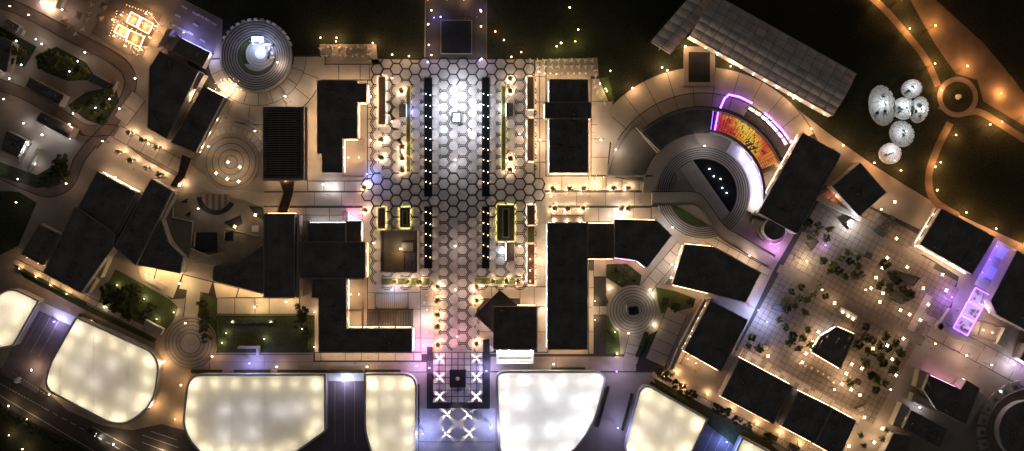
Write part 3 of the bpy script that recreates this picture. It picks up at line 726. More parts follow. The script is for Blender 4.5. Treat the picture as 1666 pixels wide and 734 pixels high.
# pale walls and ledges of the slanting roofs
def ledge(pts, z, label, m='parapet_pale', name='ledge', cat='wall'):
    W = PX(pts, z); c = sum(W, Vector())/len(W); b = empty(name, (c.x, c.y, 0), label, cat)
    obj('wall_body', prism(bmesh.new(), W, 0, z-.25), m, b)
    q = ccw(W); obj('coping', prism(bmesh.new(), inset(q, -.08), z-.25, z), m, b); return b
for pts, z, lab in (
    ([(263, 75), (270, 63), (280, 48), (273, 47), (256, 78)], 4.0, 'pale wall end beside the olive grey roof'),
    ([(272, 80), (277, 83), (292, 60), (288, 56)], 4.2, 'pale gutter wall along the olive grey roof'),
    ([(325, 118), (332, 121), (318, 146), (312, 142)], 6.0, 'pale stair wall between two slanting roofs'),
    ([(365, 160), (370, 162), (324, 246), (319, 248)], 5.0, 'pale thin wall along the roof touching the fan plaza'),
    ([(281, 312), (285, 315), (226, 432), (221, 432)], 5.0, 'pale coping along the long roof by the crescent'),
    ([(222, 314), (229, 316), (190, 386), (186, 384)], 5.5, 'pale gutter below the row of lit palms'),
    ([(165, 424), (176, 422), (163, 452), (152, 450)], 4.5, 'pale lift shaft beside the largest slanting roof'),
    ([(148, 452), (156, 455), (142, 478), (134, 477)], 4.5, 'pale stair end beside the largest slanting roof'),
    ([(262, 356), (266, 354), (275, 388), (298, 415), (296, 419), (271, 393)], 3.0, 'thin pale curved wall round the playground'),
    ([(297, 418), (304, 420), (299, 444), (292, 443)], 3.0, 'short pale wall between the two crescent roofs'),
    ([(1237, 334), (1242, 345), (1236, 352), (1224, 348)], 3.5, 'pale block at the end of the long hall'),
    ([(1226, 356), (1246, 361), (1240, 368), (1224, 365)], 2.5, 'pale step block beside the turret'),
    ([(1106, 424), (1111, 426), (1094, 464), (1082, 462)], 4.0, 'pale service wall of the irregular black roof'),
    ([(1104, 566), (1110, 569), (1094, 603), (1090, 600)], 3.4, 'pale slim wall beside the slatted porch'),
    ([(1146, 487), (1150, 489), (1110, 566), (1106, 563)], 4.6, 'pale gutter strip along the white-edged roof'),
    ([(1035, 207), (1040, 206), (1073, 244), (1070, 248)], 4.0, 'white leaning wall beside the fan seating'),
    ([(1150, 487), (1160, 486), (1163, 492), (1152, 494)], 5.5, 'short pale link between two black roofs'),
    ([(484, 350), (487, 350), (487, 484), (481, 484)], 7.0, 'slim pale parapet along the tall narrow roof'),
    ([(1326, 322), (1332, 318), (1402, 354), (1400, 360)], 3.2, 'white base wall of the triangular glass front'),
    ([(1546, 502), (1552, 505), (1530, 540), (1524, 536)], 3.0, 'pale shopfront wall beside the glass courtyard'),
    ([(1528, 525), (1560, 545), (1600, 562), (1598, 568), (1556, 552), (1524, 531)], 3.0, 'glowing pale shopfront ledge on the avenue'),
    ([(1497, 602), (1514, 608), (1506, 634), (1490, 630)], 5.0, 'pale wing of the stepped house on the avenue'),
    ([(1487, 640), (1524, 658), (1520, 668), (1483, 652)], 4.5, 'pale framed flat roof beside the stepped house'),
    ([(1468, 656), (1480, 664), (1464, 696), (1452, 692)], 5.0, 'pale gable end with a long slot window'),
    ([(1585, 632), (1604, 646), (1576, 694), (1572, 692)], 4.5, 'thin pale wall down the side of the stepped house'),
    ([(1636, 534), (1648, 540), (1634, 566), (1622, 560)], 3.5, 'pinkish wall block beyond the slatted porch'),
    ([(1500, 383), (1536, 342), (1531, 337), (1524, 338), (1490, 398), (1496, 402)], 4.2, 'glowing stall ledge along the black hall'),
    ([(90, 12), (97, 15), (106, -6), (98, -8)], 3.0, 'cream wall end of the pink terrace'),
    ([(239, 448), (270, 466), (265, 472), (235, 456)], 1.2, 'low pale garden wall by the lawn trees'),
    ([(235, 520), (265, 536), (260, 546), (234, 532)], 3.0, 'pale guard booth wall near the ringed fountain'),
    ([(387, 564), (421, 564), (421, 577), (417, 577), (417, 567), (387, 567)], 2.6, 'white goal-shaped frame on the lawn edge'),
    ([(28, 44), (38, 48), (33, 57), (25, 53)], 3.0, 'pale porch of the garden shed'),
    ([(182, 128), (190, 132), (184, 142), (178, 139)], 3.0, 'pale porch of the villa at the street bend'),
    ([(40, 232), (45, 235), (30, 262), (25, 258)], 3.0, 'bright courtyard wall of the walled house'),
    ([(60, 240), (64, 242), (45, 280), (42, 276)], 2.6, 'thin courtyard wall beside the parked loungers')):
    ledge(pts, z, lab)
# triangular glass front
tg = empty('glazed_shopfront', P(1362, 330), 'triangular glazed shopfront with warm red lights', 'shopfront')
obj('glazing', prism(bmesh.new(), PX([(1334, 318), (1354, 304), (1396, 350)], 4.5), 4.3, 4.5, bottom=True), 'clear', tg)
obj('floor', prism(bmesh.new(), PX([(1334, 318), (1354, 304), (1396, 350)]), .3, .36), 'wood', tg)
for a, b_ in (((1334, 318), (1354, 304)), ((1354, 304), (1396, 350)), ((1396, 350), (1334, 318)), ((1365, 334), (1374, 326)), ((1350, 326), (1362, 312))):
    bm = bmesh.new(); bar(bm, P(*a, 4.5), P(*b_, 4.5), .35, .3); obj('frame', bm, 'parapet_pale', tg)
bm = bmesh.new(); bar(bm, P(1364, 318, 3.5), P(1373, 328, 3.5), .5, .2); obj('light_strip', bm, 'strip_amber', tg); light('POINT', P(1358, 322, 3), (1, .45, .3), 120, tg)
# violet glass courtyard
cy = empty('glass_courtyard', P(1590, 470), 'violet lit courtyard with blue squares and glowing glass roofs', 'courtyard')
def uv(o, s, t, z=0): return P(o[0]+s*.876*1-t*.482, o[1]+s*.482+t*.876, z)
CO = (1624, 391)
obj('floor', prism(bmesh.new(), [uv(CO, 0, 0), uv(CO, 34, 0), uv(CO, 34, 82), uv(CO, 0, 82)], 0, .3), 'white', cy)
for t0 in (5, 42):
    obj('blue_pool', prism(bmesh.new(), [uv(CO, 7, t0), uv(CO, 29, t0), uv(CO, 29, t0+20), uv(CO, 7, t0+20)], .3, .5), 'pool_blue', cy)
obj('pink_slab', prism(bmesh.new(), [uv(CO, 4, 66, 1), uv(CO, 31, 66, 1), uv(CO, 31, 80, 1), uv(CO, 4, 80, 1)], .3, .9), 'white', cy)
for t0 in (86, 112, 137):
    bx = obj('glass_roof', prism(bmesh.new(), [uv(CO, 6, t0, 4), uv(CO, 30, t0, 4), uv(CO, 30, t0+22, 4), uv(CO, 6, t0+22, 4)], 3.9, 4.0, bottom=True), 'clear', cy)
    obj('shop_floor', prism(bmesh.new(), [uv(CO, 6, t0), uv(CO, 30, t0), uv(CO, 30, t0+22), uv(CO, 6, t0+22)], 0, .3), 'white', cy)
    for a, b_ in (((5, t0-1), (31, t0-1)), ((31, t0-1), (31, t0+23)), ((31, t0+23), (5, t0+23)), ((5, t0+23), (5, t0-1))):
        bm = bmesh.new(); bar(bm, uv(CO, *a, 4), uv(CO, *b_, 4), .5, .35); obj('frame', bm, 'strip_purple', cy)
    rr = random.Random(t0)
    for _ in range(6):
        p = uv(CO, rr.uniform(9, 27), t0+rr.uniform(3, 19)); bm = bmesh.new(); box(bm, (p.x, p.y, .75), (rr.uniform(.6, 1.8), .7, .9), rr.random()*3); obj('display_table', bm, 'wood_pale', cy)
    light('POINT', uv(CO, 12, t0+11, 3.3), (.5, .4, 1), 34, cy); light('POINT', uv(CO, 24, t0+11, 3.3), (.5, .4, 1), 34, cy)
for s in (3, 33):
    for t0 in (10, 34, 58): light('POINT', uv(CO, s+(2 if s < 9 else -2), t0, 2.6), (.2, .11, 1), 95, cy); bm = bmesh.new(); p = uv(CO, s, t0, 3); box(bm, (p.x, p.y, 3), (.4, .4, .3)); obj('flood_lamp', bm, 'g_purple', cy); bm = bmesh.new(); box(bm, (p.x, p.y, 1.6), (.1, .1, 2.6)); obj('lamp_pole', bm, 'metal', cy)
# round colonnade house
rc = empty('round_house', P(1674, 702), 'round black roof ringed by a pale arcade', 'building')
obj('wall', prism(bmesh.new(), PX(disc(1674, 702, 49, 60), 9), 0, 8.6), 'wall', rc); obj('roof', prism(bmesh.new(), PX(disc(1674, 702, 48, 60), 9), 8.6, 8.8), 'roof', rc)
obj('parapet', ringwall(bmesh.new(), PX(disc(1674, 702, 50, 60), 9), PX(disc(1674, 702, 48, 60), 9), 8.5, 9.2), 'parapet_pale', rc)
bm = bmesh.new(); ringwall(bm, PX(disc(1674, 702, 68, 60), 5), PX(disc(1674, 702, 50.5, 60), 5), 4.6, 5); obj('arcade_roof', bm, 'roof_brown', rc)
for k in range(9):
    a = 100+k*15
    obj('roof_bay', prism(bmesh.new(), PX(sector(1674, 702, 70, 84, a, a+11.5, 4), 4), 3.6, 4, bottom=True), 'parapet_pale', rc)
    obj('bay_opening', prism(bmesh.new(), PX(sector(1674, 702, 72, 78, a+4, a+9, 3), 4), 4.0, 4.02), 'roof', rc)
    p = P(*arcpts(1674, 702, 86, a+5, a+5, 1)[0]); bm = bmesh.new(); box(bm, (p.x, p.y, 1.8), (.4, .4, 3.6), math.radians(a)); obj('column', bm, 'parapet_pale', rc)
    light('POINT', (p.x*1.0, p.y, 3.0), WARM, 26, rc)
# ------------------------------------------------------------------ glowing white canopies
def canopy(pts, rads, h, label, m='membrane', power=520, col=(1, .90, .66), step=30, edge=13, skip=()):
    q = roundpoly(pts, rads, 7); W = PX(q, h); c = sum(W, Vector())/len(W); b = empty('membrane_canopy', (c.x, c.y, 0), label, 'canopy')
    o = ccw(W); bm = bmesh.new(); inn = inset(o, .5)
    vs_ = [bm.verts.new((p.x, p.y, h)) for p in inn]; bm.faces.new(vs_); obj('roof_skin', bm, m, b); hl = 2.6
    obj('rim', ringwall(bmesh.new(), inset(o, -.15), inset(o, .75), h-.5, h+.25), 'white', b)
    obj('skirt', ringwall(bmesh.new(), o, inset(o, .1), .0, h-.5), 'parapet', b)
    xs_ = [p.x for p in inn]; ys_ = [p.y for p in inn]; x_ = min(xs_)+6
    while x_ < max(xs_)-2:                                  # welded seams of the skin
        hit = []
        for i_ in range(len(inn)):
            a_, d_ = inn[i_-1], inn[i_]
            if (a_.x-x_)*(d_.x-x_) < 0: hit.append(a_.y+(d_.y-a_.y)*(x_-a_.x)/(d_.x-a_.x))
        hit.sort()
        if len(hit) >= 2: bm = bmesh.new(); bar(bm, (x_, hit[0]+.6, h+.03), (x_, hit[-1]-.6, h+.03), .1, .04); obj('seam', bm, 'white', b)
        x_ += 15
    # lamps round the inside, a few metres in from the rim
    P1 = [Vector(p) for p in pts]; n = len(P1); k = 0
    cp = sum(P1, Vector((0, 0)))/n
    for i in range(n):
        if i in skip: continue
        a, d = P1[i], P1[(i+1) % n]; e = d-a; L = e.length; m_ = max(1, round(L/step))
        for s in range(m_):
            p = a+e*(s+.5)/m_; nin = Vector((-e.y, e.x)).normalized()
            if (cp-p).dot(nin) < 0: nin = -nin
            p = p+nin*edge
            if not (-40 < p.x < 1706 and -40 < p.y < 790): continue
            w3 = P(p.x, p.y, h-2.6); light('POINT', w3, col, power*.29*random.uniform(.7, 1.25), b, .5)
            bm = bmesh.new(); lathe(bm, (w3.x, w3.y, w3.z+.3), [(.1, .3), (.3, .1), (.3, 0)], 8); obj('hanging_lamp', bm, 'g_warm', b)
    return b
def fillight(b, pts, h, col, power):
    for x, y in pts:
        w3 = P(x, y, h-4.6); light('POINT', w3, col, power*(.18 if power < 1000 else .27), b, .8); bm = bmesh.new(); lathe(bm, w3, [(.1, .3), (.3, .1), (.3, 0)], 8); obj('hanging_lamp', bm, 'g_cool', b)  # fill lamps near the floor, added to brighten the middle of the skin
k = canopy([(-40, 500), (18, 467), (64, 489), (22, 563), (-40, 575)], [0, 16, 4, 4, 0], 5.5, 'white glowing canopy cut off by the violet ramp')
fillight(k, [(10, 515), (40, 500)], 5.5, (1, .9, .78), 700)
k = canopy([(124, 515), (262, 578), (250, 660), (196, 698), (70, 632), (82, 590)], [6, 30, 45, 45, 22, 10], 5.5, 'white glowing canopy with rounded corners between ramp and fountain')
fillight(k, [(150, 570), (190, 590), (160, 620), (210, 640), (130, 600)], 5.5, (1, .93, .84), 800)
k = canopy([(306, 609), (530, 609), (530, 702), (470, 745), (330, 745), (296, 700)], [26, 2, 4, 0, 30, 30], 5.5, 'longest white glowing canopy beside the straight ramp')
fillight(k, [(370, 665), (415, 660), (460, 665), (415, 700), (370, 705), (490, 660)], 5.5, (.93, .92, 1), 800)
k = canopy([(593, 608), (678, 608), (678, 760), (612, 760), (593, 705)], [3, 24, 0, 0, 20], 5.5, 'upright white glowing canopy beside the blue lit forecourt')
fillight(k, [(634, 650), (634, 700)], 5.5, (1, .94, .84), 800)
k = canopy([(807, 604), (990, 604), (966, 694), (925, 747), (812, 747)], [15, 26, 34, 40, 26], 5.5, 'coolest white glowing canopy beside the gridded square', 'membrane_cool', 620, (1, .97, .93))
fillight(k, [(850, 650), (895, 640), (940, 650), (850, 700), (895, 695), (930, 690)], 5.5, (.9, .93, 1), 1300)
k = canopy([(1044, 620), (1152, 682), (1122, 745), (1010, 745)], [24, 2, 0, 30], 5.5, 'white glowing canopy with a slanting top beside the blue ramp')
fillight(k, [(1060, 680), (1090, 700), (1040, 715)], 5.5, (1, .93, .84), 800)
k = canopy([(1208, 711), (1260, 738), (1230, 790), (1170, 790)], 3, 5.5, 'white glowing canopy corner beyond the blue ramp')
# ------------------------------------------------------------------ amphitheatres and ringed circles
def ringed(cx, cy, radii, z, dz, label, cat, name, m='step', down=False, centre='step_pale', n=72):
    c = P(cx, cy); b = empty(name, (c.x, c.y, 0), label, cat)
    for i in range(len(radii)-1):
        z1 = z+dz*i
        bm = ringbm(bmesh.new(), cx, cy, radii[i+1]+.9, radii[i], 0, max(.06, z1)+.16, n); obj('step', bm, m, b)
        bm = ringbm(bmesh.new(), cx, cy, radii[i+1]-.1, radii[i+1]+.9, 0, max(.05, z1-.06)+.14, n); obj('joint_ring', bm, 'joint', b)
    obj('centre_disc', prism(bmesh.new(), PX(disc(cx, cy, radii[-1]-.1, n)), 0, max(.06, z+dz*(len(radii)-1))+.16), centre, b)
    return b
ringed(310, 558.5, [44, 40, 35, 29, 22, 16], .10, .05, 'ringed stone circle of shallow steps by the cream path', 'fountain', 'ringed_circle', 'step')
sg = ringed(1030, 505, [41, 37, 32, 27, 22, 17, 13], .12, .12, 'ringed stone circle with a black sculpture in the middle', 'circle', 'ringed_circle', 'step_pale')
sc_ = empty('sculpture', P(1030, 505, .85), 'black blocky sculpture on the ringed stone circle', 'sculpture')
bm = bmesh.new(); c = P(1030, 505, .85)
for dx, dy, sx, sy, hh in ((0, 0, 4.2, 3.4, 2.2), (-1.8, .9, 1.4, 1.8, 3.0), (1.6, -.6, 1.6, 1.4, 2.6), (.5, 1.5, 1.2, 1.0, 3.2), (-.4, -1.6, 2.0, .8, 1.6)): box(bm, (c.x+dx, c.y+dy, .85+hh/2), (sx, sy, hh), .3*dx)
obj('block', bm, 'carpaint', sc_)
bm = bmesh.new(); box(bm, (c.x-3, c.y+1.2, 1.6), (.4, 2.4, 1.5)); obj('panel', bm, 'white', sc_)
# small amphitheatre (bowl of rising terraces)
c = P(418, 92); am = empty('small_amphitheatre', (c.x, c.y, 0), 'small round amphitheatre with a brilliant blue-white stage', 'amphitheatre')
R1 = [58, 54, 50, 46, 42, 38, 34, 30]
for i in range(7):
    z1 = 2.2-.3*i
    obj('step', ringbm(bmesh.new(), 418, 92, R1[i+1]+1.3, R1[i], 0, z1), 'step', am)
    obj('step_edge', ringbm(bmesh.new(), 418, 92, R1[i+1], R1[i+1]+1.3, 0, z1-.1), 'joint', am)
obj('grass_ring', ringbm(bmesh.new(), 418, 92, 24, 30, 0, .1), 'lawn', am)
for r0, r1, zz in ((19, 24, .15), (14, 19, .3), (9, 14, .45)):
    obj('stage_ring', ringbm(bmesh.new(), 424, 88, r0+.5, r1, 0, zz), 'step_pale', am)
    obj('joint_ring', ringbm(bmesh.new(), 424, 88, r0, r0+.5, 0, zz-.06), 'joint', am)
obj('stage', prism(bmesh.new(), PX(disc(424, 88, 9, 40)), 0, .6), 'white', am)
for k in range(14):                                        # planting pots on the rim
    a = 20+k*10; q = arcpts(418, 92, 59, a, a, 1)[0]; p = P(*q)
    bm = bmesh.new(); box(bm, (p.x, p.y, 1.3), (1.6, .9, 2.6), math.radians(a+90)); obj('rim_seat', bm, 'white' if k % 3 else 'parapet_pale', am)
# stage equipment
se = empty('stage_rig', P(425, 62), 'blue-white lit stage rig on the small amphitheatre', 'stage rig')
for x in (410, 436):
    bm = bmesh.new(); p = P(x, 70); box(bm, (p.x, p.y, 2.6), (.4, .4, 5.2)); obj('truss_post', bm, 'metal', se)
bm = bmesh.new(); bar(bm, P(410, 70, 5.2), P(436, 70, 5.2), .4, .4); obj('truss', bm, 'metal', se)
bm = bmesh.new(); p = P(420, 65); box(bm, (p.x, p.y, .95), (5, 2.4, 1.5)); obj('screen_box', bm, 'strip_blue', se)
for i, (x, y, pw_) in enumerate(((412, 70, 900), (423, 70, 1300), (434, 72, 900))): light('POINT', P(x, y+2, 4.3), (.5, .62, 1), pw_*.24, se, .15); bm = bmesh.new(); w3 = P(x, y, 4.85); box(bm, w3, (.5, .5, .3)); obj('stage_lamp', bm, 'g_cool', se)
rr = random.Random(3)
for k in range(16):
    q = arcpts(424, 88, rr.uniform(10, 24), rr.uniform(-30, 120), 0, 1)[0]; p = P(*q)
    bm = bmesh.new(); box(bm, (0, 0, .5), (rr.uniform(.6, 1.4), .7, 1.0)); o = obj('speaker_case', bm, 'white' if k % 2 else 'metal'); o.location = (p.x, p.y, .45); o.rotation_euler = (0, 0, rr.random()*3)
    tag(o, 'pale equipment case on the small amphitheatre stage' if k % 2 else 'dark equipment case on the small amphitheatre stage', 'case', 'pale stage cases' if k % 2 else 'dark stage cases')
# large amphitheatre
CX, CY = 1143, 314
c = P(CX, CY); la = empty('large_amphitheatre', (c.x, c.y, 0), 'large round amphitheatre of pale steps round a black pool', 'amphitheatre')
R2 = [76, 72.5, 69, 65.5, 62, 58.5, 55]
for i in range(6):
    z1 = 1.5-.22*i
    obj('step', ringbm(bmesh.new(), CX, CY, R2[i+1]+1.2, R2[i], 0, z1, 96), 'step_pale', la)
    obj('step_edge', ringbm(bmesh.new(), CX, CY, R2[i+1], R2[i+1]+1.2, 0, z1-.1, 96), 'joint', la)
ca = arcpts(CX, CY, 54.9, 107, -36, 40)
obj('pool', prism(bmesh.new(), PX(ca), 0, .12), 'blackwater', la)
for k, (r0, r1) in enumerate(((0, 5), (5, 10), (10, 15), (15, 20), (20, 26))):       # deck boards along the chord
    dx, dy = .82, -.57
    A, Bq = (1127, 260), (1187, 346)
    q = [(A[0]-dx*r0-k*0, A[1]-dy*r0), (Bq[0]-dx*r0, Bq[1]-dy*r0), (Bq[0]-dx*r1, Bq[1]-dy*r1), (A[0]-dx*r1, A[1]-dy*r1)]
    q = [(x, y) for x, y in q]
    obj('deck_board', prism(bmesh.new(), inset(ccw(PX(q)), .1), 0, .3+.02*k), 'step_pale', la)
obj('deck_floor', prism(bmesh.new(), PX([(1127, 262), (1134, 312), (1090, 312), (1092, 290), (1105, 268)]), 0, .14), 'step', la)
for k in range(9):
    y = 268+k*5; obj('deck_board', prism(bmesh.new(), inset(ccw(PX(rect(1092+max(0, (285-y))*.6, y, 1122, y+4.6))), .08), 0, .22), 'step', la)
obj('pit_lawn', prism(bmesh.new(), PX(arcpts(CX, CY, 54.5, 196, 280, 16)), 0, .2), 'lawn', la)
for (x, y), cc in (((1154, 275), COOL), ((1172, 291), YEL), ((1182, 314), COOL), ((1161, 287), COOL), ((1175, 306), COOL)):
    p = P(x, y); bm = bmesh.new(); lathe(bm, (p.x, p.y, .12), [(.22, 0), (.22, .25), (.1, .3)], 10); o = obj('pool_lamp', bm, 'g_cool' if cc == COOL else 'g_yel', la); light('POINT', (p.x, p.y, .8), cc, 25, la)
# raised walkway over the pit
wk = empty('bridge_walk', P(1140, 322), 'raised walkway crossing the large amphitheatre', 'walkway')
top = smooth([(1060, 312), (1090, 312), (1127, 312), (1147, 323), (1178, 366), (1206, 384), (1262, 416)], 5); bot = smooth([(1060, 334), (1100, 334), (1132, 334), (1150, 355), (1171, 386), (1205, 407), (1250, 434)], 5)
obj('walk_deck', prism(bmesh.new(), PX(top+bot[::-1]), .0, 1.7), 'slab', wk)
for e in (top, bot):
    bm = bmesh.new(); W = PX(e, 1.9)
    for a, d in zip(W, W[1:]): bar(bm, a, d, .3, .4)
    obj('edge_rail', bm, 'joint', wk)
# fan seating (radial slats)
fs = empty('fan_seating', P(1025, 255), 'fan of pale slatted seating beside the white leaning wall', 'seating')
obj('seating_base', prism(bmesh.new(), PX(sector(CX, CY, 90, 159, 137, 170, 12)), 0, .9), 'black', fs)
for k in range(30):
    a = 137.6+k*32.2/30
    bm = bmesh.new(); p, q = arcpts(CX, CY, 94, a, a, 1)[0], arcpts(CX, CY, 155, a, a, 1)[0]; bar(bm, P(*p, .98), P(*q, .98), .9, .2); obj('slat', bm, 'parapet_pale', fs)
obj('rim_wall', prism(bmesh.new(), PX(sector(CX, CY, 156, 160, 136, 171, 12)), 0, 1.6), 'step', fs)
obj('rim_wall', prism(bmesh.new(), PX([(989, 285), (1062, 285), (1062, 288), (989, 288)]), 0, 1.6), 'parapet_pale', fs)
# dark curved roof + coloured stand
cr = empty('curved_roof', P(1110, 205), 'dark curved stand roof over the amphitheatre', 'roof')
obj('roof', prism(bmesh.new(), PX(sector(CX, CY, 97, 138, 83, 133, 20), 6), 5.6, 6, bottom=True), 'roof', cr)
obj('parapet', prism(bmesh.new(), PX(sector(CX, CY, 136, 140, 22, 135, 40), 6.6), 0, 6.6), 'parapet', cr)
obj('parapet', prism(bmesh.new(), PX(sector(CX, CY, 99, 103, -6, 134, 40), 5.4), 0, 5.4), 'parapet', cr)
obj('end_wall', prism(bmesh.new(), PX(sector(CX, CY, 97, 139, 133, 135.5, 2), 6.2), 0, 6.2), 'parapet', cr)
st = empty('coloured_stand', P(1225, 225), 'curved stand glowing red, yellow and orange', 'stand')
obj('stand_base', prism(bmesh.new(), PX(sector(CX, CY, 103, 136, 18, 81, 24), 3), 0, 2.6), 'roof_brown', st)
bm = bmesh.new(); NA, NR = 64, 9
mats = ['led_red', 'led_rust', 'led_orange', 'led_amber', 'led_yellow', 'led_dim', 'led_violet']
for i in range(NA):
    for j in range(NR):
        a = 22+i*56/NA; r = 104+j*31/NR; f_ = i/NA
        t_ = 4.4*math.exp(-((f_-.38-.03*j)/.26)**2) + 1.7*mnoise.noise(Vector((i*.13, j*.45, 3))) + random.uniform(-.5, .5)
        mi = max(0, min(4, int(t_+.3)))
        if f_ < .16: mi = 2 if random.random() < .7 else 1
        if j > 7 and random.random() < .25: mi = 6
        if random.random() < .1 or (j < 3 and .3 < f_ < .5 and random.random() < .6): mi = 5
        q = sector(CX, CY, r+.2, r+31/NR-.3, a+.1, a+56/NA-.3, 1)
        prism(bm, PX(q, 3), 2.6, 2.7+.1*j/NR, mi)
obj('light_cell', bm, mats, st)['kind'] = 'stuff'
for k in range(24):
    a = 22+k*56/23; bm = bmesh.new(); bar(bm, P(*arcpts(CX, CY, 104, a, a, 1)[0], 3.2), P(*arcpts(CX, CY, 135, a, a, 1)[0], 3.2), .08, .3); obj('rib', bm, 'wood', st)
for r, m_ in ((98.4, 'strip_purple'),):
    for k in range(9):
        a = 8+k*8.2; bm = bmesh.new(); bar(bm, P(*arcpts(CX, CY, r, a, a, 1)[0], 2.4), P(*arcpts(CX, CY, r, a+7.4, 0, 1)[0], 2.4), .3, .25); obj('neon_tube', bm, m_ if k < 7 else 'strip_white', st)
for a in (79, 82.5):
    bm = bmesh.new(); bar(bm, P(*arcpts(CX, CY, 104, a, a, 1)[0], 3.4), P(*arcpts(CX, CY, 135, a, a, 1)[0], 3.4), .5 if a < 80 else .25, .25); obj('neon_tube', bm, 'strip_purple' if a > 80 else 'g_purple', st)
# lit ring of floor between steps and stand
obj('ring_floor', prism(bmesh.new(), PX(sector(CX, CY, 76.2, 98, 61, 180, 24)), 0, 1.6), 'slab', la)
lr = empty('stage_floor', P(1226, 290), 'white stage floor ring washed violet beside the steps', 'stage')
obj('floor_ring', prism(bmesh.new(), PX(sector(CX, CY, 76.2, 98, -22, 60.8, 20)), 0, 1.62), 'white', lr)
obj('neon_tube', ringwall(bmesh.new(), PX(sector(CX, CY, 97.4, 98.7, -14, 8, 20)), PX(sector(CX, CY, 97.7, 98.4, -13.8, 7.8, 20)), 1.4, 2.2), 'strip_purple', lr)
for a in (-6, 6, 18, 32, 46):
    q = arcpts(CX, CY, 94, a, a, 1)[0]; p = P(*q, 4.2); light('POINT', P(*q, 3.6), (.45, .34, 1), 95, lr, .1); light('POINT', P(*arcpts(CX, CY, 88, a-5, 0, 1)[0], 4), (.95, .93, 1), 55, lr, .1)
    bm = bmesh.new(); box(bm, (p.x, p.y, 2.9), (.12, .12, 2.6)); box(bm, p, (.9, .5, .5), math.radians(a)); obj('flood_lamp', bm, 'g_blue', lr)
# violet neon outline behind the stand
nz = empty('neon_outline', P(1240, 190), 'violet neon outline behind the coloured stand', 'neon sign')
NL = [[(1172, 176), (1179, 160)], [(1179, 160), (1186, 154)], [(1186, 154), (1204, 158)], [(1204, 158), (1224, 168)], [(1244, 184), (1256, 194)], [(1257, 196), (1272, 211)], [(1272, 211), (1283, 226)], [(1285, 230), (1297, 235)]]
for a, d in NL:
    bm = bmesh.new(); bar(bm, P(*a, 3.2), P(*d, 3.2), .75, .4); obj('neon_tube', bm, 'g_purple', nz)
    for e in (a, d): bm = bmesh.new(); p = P(*e, 3); box(bm, (p.x, p.y, 1.5), (.12, .12, 3)); obj('post', bm, 'metal', nz)
bl = empty('buffet_counter', P(1254, 208), 'brilliant white curved counter behind the coloured stand', 'counter')
for k in range(7):
    a = 27+k*4.6; q = sector(CX, CY, 155, 160, a+3, a+7.1, 2); obj('counter_block', prism(bmesh.new(), PX(q, 1), 0, 1), 'white', bl)
    p = P(*arcpts(CX, CY, 157, a+5, 0, 1)[0], 2.6); bm = bmesh.new(); lathe(bm, p, [(.05, .6), (.3, 0), (.1, -.15)], 8); box(bm, (p.x, p.y, 1.7), (.08, .08, 1.6)); obj('counter_lamp', bm, 'g_warm', bl); light('POINT', (p.x+.5, p.y+.5, 2.6), WARM, 60, bl)
# framed dark recess above the ring plaza
fr = empty('recessed_court', P(1138, 107), 'dark recessed court in a pale stone frame', 'court')
obj('frame', ringwall(bmesh.new(), ccw(PX(rect(1112, 76, 1163, 140))), ccw(PX(rect(1120, 85, 1155, 134))), 0, .5), 'stone', fr)
obj('floor', prism(bmesh.new(), PX(rect(1120, 85, 1155, 134)), 0, .2), 'black', fr)
for q in (rect(1124, 88, 1151, 89.5), rect(1124, 129, 1151, 130.5), rect(1124, 90, 1125.5, 129), rect(1150, 90, 1151.5, 129)): obj('planter_edge', prism(bmesh.new(), PX(q), 0, .4), 'joint', fr)
# dark stage square in the lawn
ds = empty('lawn_stage', P(742, 60), 'black square platform set in the lawn entrance', 'platform')
obj('deck', prism(bmesh.new(), PX(rect(718, 34, 767, 87)), 0, .7), 'black', ds)
obj('rim', ringwall(bmesh.new(), ccw(PX(rect(717, 33, 768, 88))), ccw(PX(rect(718, 34, 767, 87))), 0, .8), 'parapet', ds)
# ------------------------------------------------------------------ marquees, domes
def quad_panel(o, du, dv, i, j, nu, nv, h, rise, m, name, b, vault=False):
    bm = bmesh.new(); g = []; K = 4
    for s in range(K+1):
        row = []
        for t in range(K+1):
            fu, fv = (i+.015+.97*s/K)/nu, (j+.015+.97*t/K)/nv
            base_z = h + (3.0*math.sin(PI*fv) if not vault else 0)
            z = base_z + rise*math.sin(PI*s/K)*(math.sin(PI*t/K) if not vault else 1)
            if vault: z = h + rise*math.sin(PI*fv) + .35*math.sin(PI*s/K)
            x, y = o[0]+du[0]*fu+dv[0]*fv, o[1]+du[1]*fu+dv[1]*fv
            row.append(bm.verts.new(P(x, y, h).xy.to_3d()+Vector((0, 0, z))))
        g.append(row)
    for s in range(K):
        for t in range(K): bm.faces.new((g[s][t], g[s+1][t], g[s+1][t+1], g[s][t+1]))
    return obj(name, bm, m, b, smooth=True)
